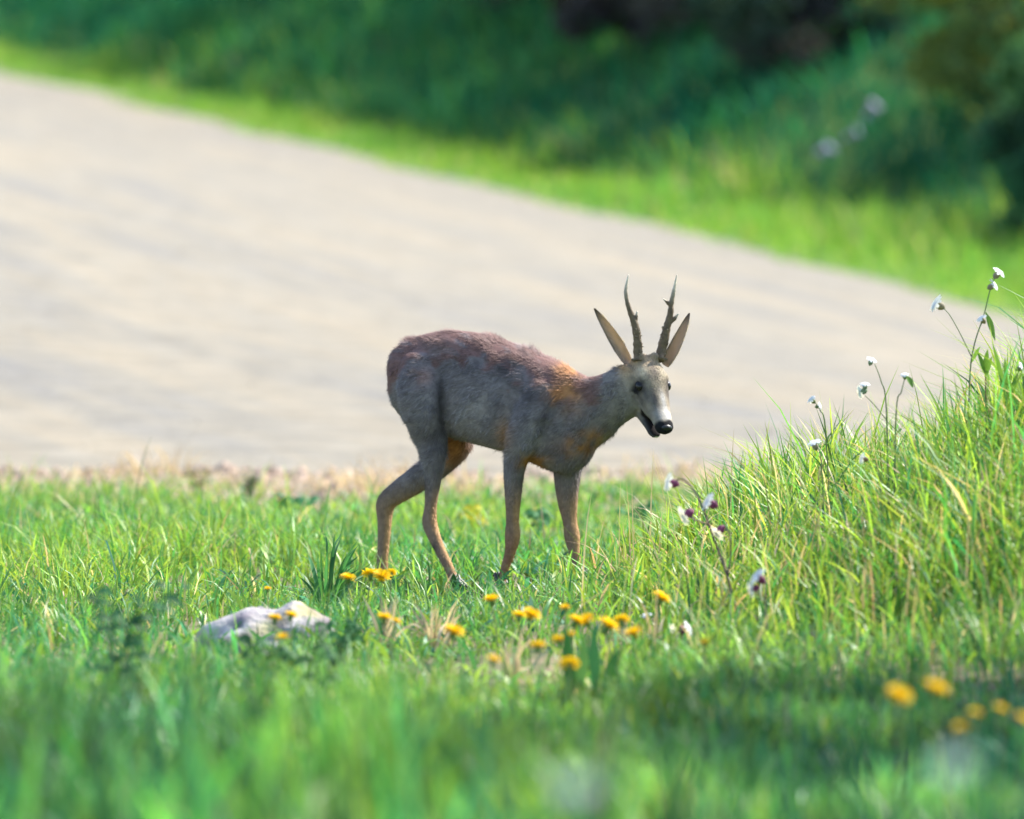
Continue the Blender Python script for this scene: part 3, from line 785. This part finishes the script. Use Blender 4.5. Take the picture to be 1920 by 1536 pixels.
# ears: cupped, tapering, thin
def ear(base, tip, side, opening, wmax, depth):
    base, tip = np.array(base), np.array(tip)
    ax = tip - base; Ln = np.linalg.norm(ax); ax = ax / Ln
    side = nrm(side - ax * (np.dot(side, ax))); op = nrm(np.cross(ax, side))
    if np.dot(op, opening) < 0: op = -op
    na, nb = 22, 13
    mb = MB()
    A, B = np.meshgrid(np.linspace(0, 1, na), np.linspace(-1, 1, nb), indexing='ij')
    wp = wmax * (np.interp(A, [0, .1, .3, .5, .7, .88, 1], [.55, .85, 1, .92, .7, .42, .10]))
    cup = depth * np.interp(A, [0, .15, .5, .85, 1], [1.0, 1, .75, .3, 0.05])
    P_ = base + ax * (A * Ln)[..., None] + side * (np.sin(B * 1.35) / math.sin(1.35) * wp)[..., None] - op * (cup * (np.cos(B * 1.35)))[..., None] + op * (.018 * A * A)[..., None]
    edge = abs(B) > .75
    tipd = sstep(.72, 1.0, A)
    outer = np.array([.38, .31, .26]); inner = np.array([.50, .40, .34])
    def side_mesh(off, colr, flip):
        V = (P_ + op * off).reshape(-1, 3)
        c = np.array(colr)[None, None] * (1 - tipd[..., None] * .8) + np.array([.03, .03, .03]) * tipd[..., None] * .8
        c = np.where((edge & (A > .25))[..., None], c * .55, c)
        i = np.arange(na * nb).reshape(na, nb)
        q_ = np.stack([i[:-1, :-1], i[1:, :-1], i[1:, 1:], i[:-1, 1:]], -1).reshape(-1, 4)
        T = np.vstack([q_[:, [0, 1, 2]], q_[:, [0, 2, 3]]])
        if flip: T = T[:, ::-1]
        mb.add(V, T); mb.C[-1] = c.reshape(-1, 3)
    side_mesh(.0012, inner, False); side_mesh(-.0012, outer, True)
    # rim closes the two skins
    i = np.arange(na * nb).reshape(na, nb)
    rim = np.concatenate([i[:, 0], i[-1, 1:], i[::-1, -1][1:], i[0, ::-1][1:]])
    nn = na * nb
    T = np.vstack([np.stack([rim[:-1], rim[1:], rim[1:] + nn], -1), np.stack([rim[:-1], rim[1:] + nn, rim[:-1] + nn], -1)])
    allV = np.vstack(mb.V); allC = np.vstack(mb.C); allT = np.vstack(mb.T + [T])
    # soft hairs inside
    nhh = 420
    ia, ib = rng.integers(1, na - 4, nhh), rng.integers(1, nb - 1, nhh)
    p0 = P_[ia, ib]; dr = nrm(ax) + rng.normal(0, .3, (nhh, 3)) + op * .45
    hv = np.stack([p0, p0 + side * .0014, p0 + dr * .014], 1).reshape(-1, 3)
    allT = np.vstack([allT, np.arange(nhh * 3).reshape(-1, 3) + len(allV)])
    allV = np.vstack([allV, hv]); allC = np.vstack([allC, np.tile((.5, .43, .36), (nhh * 3, 1))])
    return obj('ear', mesh_np('ear', allV - DEER0, allT, allC), M_EAR, deer)
M_EAR = leaf_mat('ear_skin', .4, .8, .15, .1)
ear(at(1178, 683, 24.835), at(1119, 577, 24.86), np.array([.80, -.45, .35]), np.array([.3, -.9, .1]), .0215, .022)
ear(at(1246, 684, 24.875), at(1297, 591, 24.90), np.array([.75, -.5, -.3]), np.array([-.2, -.9, .1]), .021, .02)
# hooves: two pointed toes each
def hoof(px, py, Y, dirx, diry):
    mb = MB()
    top = at(px, py, Y); z0 = float(zg(top[0], top[1]))
    f = nrm(np.array([dirx, diry, 0])); l = np.array([-f[1], f[0], 0])
    for s in (-1, 1):
        c = np.array([top[0], top[1], 0]) + l * s * .0095
        prof = [(-.012, .05, .007), (-.010, .034, .0105), (.004, .022, .0115), (.018, .012, .0095), (.032, .005, .004)]
        mb.tube(np.array([c + f * a + UP * (z0 + b) for a, b, _ in prof]), [r_ for _, _, r_ in prof], (.03, .026, .024), 9)
    for s in (-1, 1):
        mb.tube(np.array([top + l * s * .008 - f * .014 + UP * (z0 + .052 - top[2]), top + l * s * .012 - f * .024 + UP * (z0 + .040 - top[2])]), [.005, .0025], (.03, .026, .024), 6)
    mb.build('hoof', M_HOOF, deer)
hoof(861, 1103, 25.04, .866, -.5); hoof(716, 1092, 25.37, .866, -.5); hoof(940, 1103, 24.98, .866, -.5); hoof(1096, 1105, 24.985, .866, -.5)

# ------------------------------------------------------------------ plants one can pick out
def solve_D(px, py, hgt, lo=7., hi=34.):
    for _ in range(40):
        mid = (lo + hi) / 2
        p_ = at(px, py, mid)
        if p_[2] - float(zg(p_[0], p_[1])) > hgt: lo = mid
        else: hi = mid
    return (lo + hi) / 2

# dandelions
def head_mesh():
    mb = MB(); r = np.random.default_rng(4)
    for k_ in range(110):
        a = k_ * 2.39996; f = (k_ / 110) ** .5
        L_ = .020 * (.45 + .55 * f) * r.uniform(.85, 1.1); el = R(78 - 78 * f) + r.normal(0, .1)
        d = np.array([math.cos(a) * math.cos(el), math.sin(a) * math.cos(el), math.sin(el) * .8 + .10 + r.normal(0, .08)])
        s_ = np.array([-math.sin(a), math.cos(a), 0]) * .0021
        o_ = d * .004 + [0, 0, .002]
        tip = o_ + d * L_ + [0, 0, .001]
        mb.add([o_ - s_ * .6, o_ + s_ * .6, tip - d * .002 + s_, tip - d * .002 - s_], [(0, 1, 2), (0, 2, 3)], np.array([.82, .60, .014]) * (1 - .25 * (1 - f)) * np.exp(r.normal(0, .08)))
    return mesh_np('flower_head', np.vstack(mb.V), np.vstack(mb.T), np.vstack(mb.C), False)
def cup_mesh():
    mb = MB()
    mb.tube([(0, 0, -.012), (0, 0, -.008), (0, 0, 0), (0, 0, .004)], [.002, .006, .0065, .008], (.09, .17, .04), 8)
    for k_ in range(10):
        a = k_ * .628
        d = np.array([math.cos(a), math.sin(a), 0]); s_ = np.array([-d[1], d[0], 0]) * .0016
        mb.add([d * .006 - s_ + [0, 0, -.008], d * .006 + s_ + [0, 0, -.008], d * .011 + [0, 0, -.013]], [(0, 1, 2)], (.10, .18, .05))
    return mesh_np('bracts', np.vstack(mb.V), np.vstack(mb.T), np.vstack(mb.C))
HEADM, CUPM = head_mesh(), cup_mesh()
HEADM.materials.append(M_FLOWER); CUPM.materials.append(M_STEM)
def dandelion(px, py, hgt, label, scale=1.0, tilt=.25, group='yellow dandelions in the grass', hi=34.):
    D = solve_D(px, py, hgt, hi=hi)
    top = at(px, py, D); gx, gy = top[0] + rng.uniform(-.02, .02), top[1] + rng.uniform(-.02, .02)
    gz = float(zg(gx, gy)) - .01
    root = thing('dandelion', (gx, gy, gz), label, 'flower', group)
    b = np.array([gx, gy, gz])
    MB().tube(catmull([b, b * .45 + top * .55 + [rng.uniform(-.008, .008), 0, 0], top - [0, 0, .009 * scale]], 4), np.linspace(.0024, .0018, 9), (.20, .24, .09), 6).build('stem', M_STEM, root)
    hd_ = obj('flower_head', HEADM, None, root); hd_.location = top - b; hd_.scale = (scale * 1.2,) * 3
    hd_.rotation_euler = (R(rng.uniform(2, 34)), rng.uniform(-tilt, tilt), rng.uniform(0, 6))
    c_ = obj('bracts', CUPM, None, hd_)
    return root
L1 = 'yellow dandelion in the small cluster under the raised hind leg of the deer'
L2 = 'yellow dandelion in the sunny grass in front of the deer forelegs'
L3 = 'yellow dandelion by the dry straw tuft below the deer'
L4 = 'yellow dandelion against the pale stone'
L5 = 'small yellow dandelion low in the shaded grass below the mound'
for px, py, sc_ in [(695, 1080, 1.0), (716, 1083, 1.05), (733, 1077, .7)]: dandelion(px, py, .15, L1, sc_)
dandelion(652, 1087, .15, 'single yellow dandelion by the dark grass tussock', .95)
for px, py, sc_ in [(720, 1162, .9), (742, 1167, .5), (850, 1188, 1.1)]: dandelion(px, py, .15, L3, sc_)
for px, py, sc_ in [(922, 1128, 1.0), (973, 1158, .85), (995, 1155, 1.0), (1060, 1141, .6), (1078, 1168, 1.0), (1101, 1166, 1.0), (1137, 1178, 1.3), (1166, 1167, .9), (1190, 1190, 1.0), (1008, 1215, .85), (925, 1240, .7)]:
    dandelion(px, py, .15, L2, sc_)
dandelion(1237, 1126, .16, 'large yellow dandelion standing alone left of the purple campion', 1.2)
dandelion(1048, 1203, .15, 'half hidden dandelion behind the upright dock leaf', .7); dandelion(1070, 1193, .16, 'half hidden dandelion behind the upright dock leaf', .6)
dandelion(1068, 1250, .13, 'yellow dandelion in front of the upright dock leaf', 1.0)
dandelion(1322, 1207, .13, 'tiny yellow dandelion at the foot of the purple campion', .6)
for px, py in [(545, 1157), (515, 1162), (530, 1198)]: dandelion(px, py, .14, L4, .75)
dandelion(502, 1106, .14, 'small yellow dandelion just behind the pale stone', .5)
dandelion(1683, 1308, .29, 'full yellow dandelion, leftmost of the bright pair in the shade', 1.0); dandelion(1753, 1297, .30, 'full yellow dandelion, taller of the bright pair in the shade', 1.05)
for px, py in [(1828, 1340), (1875, 1332), (1800, 1367), (1916, 1350)]: dandelion(px, py, .26, L5, .55)

# pale stone
r_ = np.random.default_rng(12)
U_, V_ = np.meshgrid(np.arange(48) * 2 * math.pi / 48, np.linspace(.001, math.pi - .001, 30))
d = np.stack([np.cos(U_) * np.sin(V_), np.sin(U_) * np.sin(V_), np.cos(V_)], -1).reshape(-1, 3)
rad_ = 1 + .10 * vnoise(d[:, 0] * 3 + 2, d[:, 1] * 3 + d[:, 2] * 2, 14) + .06 * vnoise(d[:, 0] * 8, d[:, 2] * 8 + d[:, 1] * 5, 15) + .035 * vnoise(d[:, 0] * 18, d[:, 2] * 18 + d[:, 1] * 9, 16) + .02 * vnoise(d[:, 0] * 40 + d[:, 1] * 20, d[:, 2] * 40, 19)
for k_ in range(4):                                                        # flat facets
    nn_ = nrm(r_.normal(0, 1, 3) * [1, 1, .8] + [0, 0, .3]); cut = r_.uniform(.84, .95)
    pr = (d * rad_[:, None]) @ nn_
    rad_ = np.where(pr > cut, rad_ * cut / np.maximum(pr, 1e-6), rad_)
P_ = d * rad_[:, None] * [.20, .14, .125]
P_[:, 2] *= 1 - .30 * sstep(.0, -.16, P_[:, 0]) - .12 * np.exp(-((P_[:, 0] - .05) / .03) ** 2)
px_ = P_[:, 0]
P_[:, 2] += .018 * sstep(-.02, .1, px_) - .01
sD = 21.6
sc0 = at(488, 1190, sD); sz = float(zg(sc0[0], sD))
stone = np.array([sc0[0], sD, sz + .0])
i_ = np.arange(48 * 30).reshape(30, 48)
T_ = np.vstack([np.stack([i_[:-1], np.roll(i_, -1, 1)[:-1], np.roll(i_, -1, 1)[1:]], -1).reshape(-1, 3), np.stack([i_[:-1], np.roll(i_, -1, 1)[1:], i_[1:]], -1).reshape(-1, 3)])[:, ::-1]
cs = np.tile((.35, .325, .32), (len(P_), 1))
li = sstep(.1, .8, vnoise(P_[:, 0] * 28, P_[:, 2] * 28 + P_[:, 1] * 20, 17))[:, None]
cs = cs * (1 - .7 * li) + np.array([.40, .35, .15]) * .7 * li
da = sstep(.15, .9, vnoise(P_[:, 0] * 40, P_[:, 2] * 40 + P_[:, 1] * 26, 18))[:, None]
cs = cs * (1 - .75 * da) + np.array([.11, .09, .12]) * .75 * da  # purple-grey shadow painted over the stone in patches
st = obj('stone', mesh_np('stone', P_, T_, cs), M_STONE); st.location = stone
tag(st, 'pale lichen spotted limestone lump half sunk in the grass', 'stone')

# single leaves -------------------------------------------------------------
def leaf_strip(mb, P, wd, normal_hint, col, fold=.25):
    P = np.asarray(P, float); n = len(P)
    tg = np.gradient(P, axis=0); tg /= np.linalg.norm(tg, axis=1)[:, None]
    s_ = np.cross(tg, normal_hint); s_ /= np.linalg.norm(s_, axis=1)[:, None] + 1e-9
    nn_ = np.cross(s_, tg)
    wd = np.asarray(wd)[:, None]
    V = np.stack([P - s_ * wd + nn_ * wd * fold, P, P + s_ * wd + nn_ * wd * fold], 1).reshape(-1, 3)
    T = []
    for i in range(n - 1):
        for j in (0, 1):
            a = i * 3 + j; T += [(a, a + 1, a + 4), (a, a + 4, a + 3)]
    mb.add(V, T, col)
def broad_leaf(parent, a, b, width, col, bend=.1, name='leaf', hint=None, wav=.0, prof=(.12, .55, .95, 1, .85, .5, .04)):
    a, b = np.asarray(a, float), np.asarray(b, float)
    ln_ = np.linalg.norm(b - a); mid = (a + b) / 2 + np.array([rng.uniform(-.2, .2) * bend * ln_, -.3 * bend * ln_, bend * ln_])
    K = catmull([a, mid, b], 4)
    t_ = np.linspace(0, 1, len(K))
    wd = width * .5 * np.interp(t_, np.linspace(0, 1, len(prof)), prof) * (1 + wav * rng.normal(0, 1, len(K)))
    h_ = np.array([rng.uniform(-.5, .5), -1, .5]) if hint is None else hint
    mb = MB(); leaf_strip(mb, K, wd, h_, col)
    return mb.build(name, M_LEAF, parent)

# dock with upright leaves
D = 19.3
g0 = at(1090, 1290, D); g0[2] = float(zg(g0[0], D))
dock = thing('dock_plant', tuple(g0), 'dock plant with upright dark green leaves among dandelions', 'plant')
broad_leaf(dock, at(1072, 1320, D), at(1060, 1172, D - .02), .034, (.035, .13, .04), .03, hint=np.array([.2, -1, 0]))
broad_leaf(dock, at(1118, 1320, D), at(1113, 1166, D), .032, (.03, .12, .05), .04, hint=np.array([-.5, -1, 0]))
broad_leaf(dock, at(1085, 1320, D), at(1098, 1190, D + .04), .030, (.10, .24, .07), .04)
broad_leaf(dock, at(1128, 1320, D), at(1160, 1215, D + .03), .03, (.06, .18, .05), .08)

# tussock of broad dark grass left of the deer
D = 23.6
g0 = at(615, 1140, D); g0[2] = float(zg(g0[0], D))
tus = thing('grass_tussock', tuple(g0), 'tussock of broad dark green grass beside the hind leg of the deer', 'grass tuft')
for k_ in range(26):
    f = rng.uniform(-1, 1)
    x1, y1 = 618 + f * rng.uniform(45, 85) + 14, 985 + 75 * f * f + rng.uniform(0, 60)
    broad_leaf(tus, at(615 + f * 14, 1142, D + rng.uniform(-.06, .06)), at(x1, y1, D + rng.uniform(-.12, .12)), rng.uniform(.007, .013), np.array([.045, .16, .055]) * rng.uniform(.6, 1.6), rng.uniform(.08, .24), prof=(.6, .85, 1, .95, .75, .45, .05))

# dry straw tufts
def straw(px, py, n, spread, label):
    D = solve_D(px, py, 0.0)
    g0 = at(px, py, D)
    root = thing('dry_grass_tuft', tuple(g0), label, 'grass tuft', 'tufts of dry straw')
    for k_ in range(n):
        x1 = px + rng.normal(0, spread); y1 = py - rng.uniform(30, 110)
        broad_leaf(root, at(px + rng.normal(0, spread * .3), py + 4, D + rng.uniform(-.05, .05)), at(x1, y1, D + rng.uniform(-.12, .05)), rng.uniform(.005, .010), np.array([.50, .42, .32]) * rng.uniform(.6, 1.15), .12, 'stalk', prof=(.8, 1, 1, .9, .7, .4, .1))
straw(820, 1218, 30, 34, 'bleached straw tuft fanning out below the deer belly')
straw(725, 1216, 20, 26, 'smaller straw tuft beside the dark leafy weed')
straw(960, 1280, 16, 24, 'thin straw tuft in front of the dandelion row')
straw(1230, 1210, 8, 20, 'sparse straw tuft beside the blue white campion')
straw(1480, 1130, 12, 40, 'dry straw tuft at the foot of the mound')
straw(1620, 1060, 16, 50, 'dry straw stems standing in the mound grass')

# leafy weeds, dark
def weed(px, py, D, stems, label, col, leafw=.03, name='leafy_weed', leafl=.06, cat='plant', group=None):
    g0 = at(px, py, D); g0[2] = float(zg(g0[0], D)) - .01
    root = thing(name, tuple(g0), label, cat, group)
    for (x1, y1, nl) in stems:
        tip = at(x1, y1, D + rng.uniform(-.06, .06)); K = catmull([g0, g0 * .5 + tip * .5 + [(tip[0] - g0[0]) * -.2, 0, .03], tip], 6)
        MB().tube(K, np.linspace(.0035, .0015, len(K)), np.array(col) * .9, 5).build('stem', M_STEM, root)
        for k_ in range(nl):
            f = .3 + .7 * (k_ + .5) / nl
            p0 = K[min(int(f * (len(K) - 1)), len(K) - 1)]
            a = rng.uniform(0, 6.283)
            q_ = p0 + np.array([math.cos(a), math.sin(a) * .6, rng.uniform(-.35, .35)]) * leafl * rng.uniform(.6, 1.2)
            broad_leaf(root, p0, q_, leafw * rng.uniform(.7, 1.2), np.array(col) * rng.uniform(.7, 1.4), .18, hint=np.array([rng.uniform(-.4, .4), -.6, .8]))
weed(215, 1215, 18.6, [(330, 1085, 9), (210, 1095, 8), (265, 1110, 8), (360, 1085, 6), (180, 1110, 6)], 'dark arching leafy weed left of the stone', (.035, .12, .05), .026, leafl=.05)
weed(640, 1235, 20.5, [(655, 1165, 9), (610, 1170, 7), (680, 1175, 7)], 'low dark leafy weed right of the stone', (.04, .14, .05), .024, leafl=.045)
weed(480, 1260, 19.5, [(470, 1205, 7), (520, 1215, 7), (560, 1225, 6)], 'low leafy weed in front of the stone', (.04, .11, .045))
weed(600, 1262, 19.0, [(580, 1215, 6), (640, 1225, 6)], 'small leafy weed between stone and straw tuft', (.04, .10, .045))
weed(468, 935, 32.6, [(468, 895, 8), (455, 905, 6), (482, 900, 6)], 'small dark weed on the meadow edge beside the bare field', (.09, .10, .05), .026, leafl=.04)
weed(372, 935, 32.8, [(372, 878, 7), (350, 890, 6), (395, 885, 6)], 'withered tan weed on the meadow edge beside the bare field', (.30, .25, .13), .025, leafl=.04)
weed(1010, 1030, 29.0, [(1000, 960, 8), (1020, 970, 8)], 'leafy green weed between the deer forelegs', (.05, .17, .06), .03, leafl=.06)
weed(890, 1010, 29.2, [(885, 950, 8), (910, 972, 8), (870, 968, 6)], 'yellow green flowering weed under the deer belly', (.42, .40, .03), .03, leafl=.05)
weed(1200, 1010, 29.5, [(1185, 955, 8), (1215, 950, 7), (1150, 960, 6)], 'dark leafy weed behind the forelegs on the meadow edge', (.05, .18, .06), .03, leafl=.06)
weed(540, 985, 30.5, [(530, 935, 8), (560, 940, 8), (600, 945, 7)], 'bluish leafy weed behind the tussock', (.05, .18, .07), .03, leafl=.06)

# bladder campions
PET, CAL = (.72, .74, .80), (.20, .055, .13)
def campion(px, py, D, stems, flowers, label, leaves=(), stemcol=(.16, .10, .11), calc=CAL, name='campion', group='white campions', r0=.0028, pet=PET):
    g0 = at(px, py, D)
    g0 = g0 if g0[2] - float(zg(g0[0], D)) < .02 else np.array([g0[0], D, float(zg(g0[0], D)) - .01])
    root = thing(name, tuple(g0), label, 'flower', group)
    for k_, pts in enumerate(stems):
        K = [at(a, b, D) for a, b in pts]
        if k_ == 0: K[0] = g0
        K = catmull(K, 5)
        MB().tube(K, np.linspace(r0 if k_ == 0 else r0 * .6, r0 * .45, len(K)), stemcol, 6).build('stem', M_STEM, root)
    for (fx, fy, ang, sc_) in flowers:
        sc_ *= 1.15
        c = at(fx, fy, D); ax = np.array([math.cos(ang), -.35, math.sin(ang)]); ax = nrm(ax)
        s1 = nrm(np.cross(ax, [0, 1, .2])); s2 = np.cross(ax, s1)
        mb = MB()
        for j in range(5):
            a = j * 1.2566 + rng.uniform(-.15, .15)
            d_ = math.cos(a) * s1 + math.sin(a) * s2
            for lob in (-1, 1):
                e_ = nrm(d_ + lob * .28 * np.cross(ax, d_)); w_ = np.cross(ax, e_) * .0045 * sc_
                o_ = c + ax * .004 * sc_
                mid = o_ + e_ * .011 * sc_ + ax * .002; tip = o_ + e_ * .019 * sc_ - ax * .002 * rng.uniform(0, 2)
                mb.add([o_ - w_ * .3, o_ + w_ * .3, mid + w_, mid - w_, tip + w_ * .6, tip - w_ * .6], [(0, 1, 2), (0, 2, 3), (3, 2, 4), (3, 4, 5)], np.array(pet) * rng.uniform(.85, 1.1))
        fl = mb.build('flower', M_FLOWER, root)
        t_ = np.linspace(0, 1, 7)
        MB().tube(c - ax * .02 * sc_ + ax[None] * (t_ * .024 * sc_)[:, None], np.array([.001, .005, .0078, .0085, .0078, .0062, .0052]) * sc_, calc, 9).build('calyx', M_FLOWER, fl).location -= Vector((0, 0, 0))
    for (a, b, c, d_, wd) in leaves:
        broad_leaf(root, at(a, b, D), at(c, d_, D - .02), wd, (.13, .26, .05), .06)
    return root
campion(1392, 1232, 21.6, [[(1392, 1232), (1380, 1150), (1362, 1075), (1335, 1000), (1310, 935), (1283, 900), (1262, 903)], [(1364, 1080), (1370, 1040), (1367, 1000), (1358, 985)], [(1318, 960), (1332, 945), (1345, 940)], [(1330, 985), (1305, 975), (1290, 965)]],
        [(1256, 905, 2.9, 1.25), (1330, 942, 2.6, 1.3), (1284, 966, 3.6, 1.35), (1346, 998, 3.9, 1.2)], 'tall campion with dark purple stem leaning towards the deer', stemcol=(.10, .055, .075), r0=.0045)
campion(1290, 1235, 21.3, [[(1290, 1235), (1286, 1205), (1275, 1180)]], [(1268, 1185, 3.6, 1.3), (1288, 1180, .4, 1.1)], 'short blue white campion among the dandelions')
campion(1218, 1195, 21.8, [[(1218, 1195), (1216, 1175), (1214, 1160)]], [(1212, 1155, 1.8, .8)], 'single white campion bud by the large dandelion', calc=(.35, .33, .36))
campion(1440, 1165, 20.6, [[(1440, 1165), (1434, 1120), (1428, 1088)], [(1436, 1130), (1420, 1110)]], [(1422, 1082, 2.4, 1.2), (1410, 1105, 3.4, 1.0)], 'campion with drooping purple calyx at the foot of the mound')
GC = (.12, .17, .07)
campion(1812, 790, 23.0, [[(1812, 790), (1818, 720), (1826, 650), (1845, 590), (1856, 545), (1866, 520)], [(1821, 668), (1800, 625), (1780, 590), (1765, 575)], [(1838, 612), (1842, 603), (1841, 598)]],
        [(1872, 512, .9, 1.0), (1862, 535, .6, .9), (1841, 598, 2.2, .8), (1757, 570, 2.6, 1.25)], 'tallest white campion, rising above the mound against the verge', [(1848, 585, 1866, 640, .018), (1822, 680, 1838, 650, .012)], GC, (.30, .27, .20))
campion(1668, 850, 22.8, [[(1668, 850), (1662, 770), (1652, 715), (1640, 682)], [(1664, 790), (1640, 760), (1622, 742)]], [(1634, 676, 1.2, .75), (1614, 735, 3.4, .95), (1622, 722, 1.6, .7)], 'slender campion with small bluish flowers on the mound top', (), GC, (.22, .30, .20))
campion(1675, 880, 22.5, [[(1675, 880), (1680, 780), (1690, 735), (1697, 708)]], [(1696, 704, 1.7, .6)], 'thin campion bud beside a drooping green leaf on the mound', [(1700, 705, 1712, 728, .016)], GC, (.14, .26, .06))
campion(1560, 900, 23.2, [[(1560, 900), (1548, 810), (1538, 770), (1526, 752)]], [(1522, 750, 2.4, .7), (1536, 762, .2, .6)], 'low white campion on the near slope of the mound', (), GC, (.20, .25, .12))
campion(1550, 930, 23.0, [[(1550, 930), (1540, 870), (1530, 838)]], [(1527, 832, 1.9, 1.0)], 'white campion half hidden on the mound slope', (), GC, (.30, .30, .24))
campion(1655, 960, 22.2, [[(1655, 960), (1650, 900), (1632, 862)]], [(1618, 860, 2.9, .8)], 'white campion facing the deer in the mound grass', (), GC, (.24, .18, .12))
campion(1850, 800, 22.9, [[(1850, 800), (1848, 730), (1846, 690)]], [], 'brown seed spike of a campion on the mound top', [(1846, 700, 1832, 660, .016), (1846, 695, 1852, 655, .016), (1847, 710, 1860, 668, .014)], (.14, .10, .06))
campion(1885, 800, 22.8, [[(1885, 800), (1888, 730), (1880, 680)]], [(1915, 690, .4, .8)], 'leafy campion stalk with upright leaves beside the tallest campion', [(1888, 740, 1884, 670, .013), (1888, 760, 1860, 640, .014), (1888, 750, 1912, 694, .010)], GC, (.2, .25, .12))
# soft foreground campions, out of focus, white petals darkened to stand for shade
campion(1090, 1640, 7.6, [[(1090, 1640), (1085, 1560), (1080, 1490)]], [(1078, 1478, 1.6, 1.0)], 'blurred pale campion low in the foreground grass', (), GC, (.20, .30, .26), group='foreground campions', pet=(.42, .52, .52))
campion(1800, 1620, 7.8, [[(1800, 1620), (1795, 1530), (1790, 1450)]], [(1788, 1440, 1.8, 1.0)], 'blurred pale campion in the shaded foreground below the dandelions', (), GC, (.20, .30, .26), group='foreground campions', pet=(.42, .52, .52))
# pale lilac flower stalk on the far bank, petals greyed to stand for shade
campion(1530, 345, 85, [[(1530, 345), (1550, 300), (1590, 255), (1645, 195)]], [(1545, 283, 2.0, 4), (1556, 278, 1.0, 3.4), (1590, 256, 2.2, 2.6), (1606, 246, .5, 2.6), (1628, 215, 2.4, 3), (1640, 198, .9, 3.4)], 'pale lilac flower stalk leaning over the far verge', (), (.08, .12, .07), (.16, .14, .22), 'wildflower_stalk', None, .010, (.26, .25, .40))
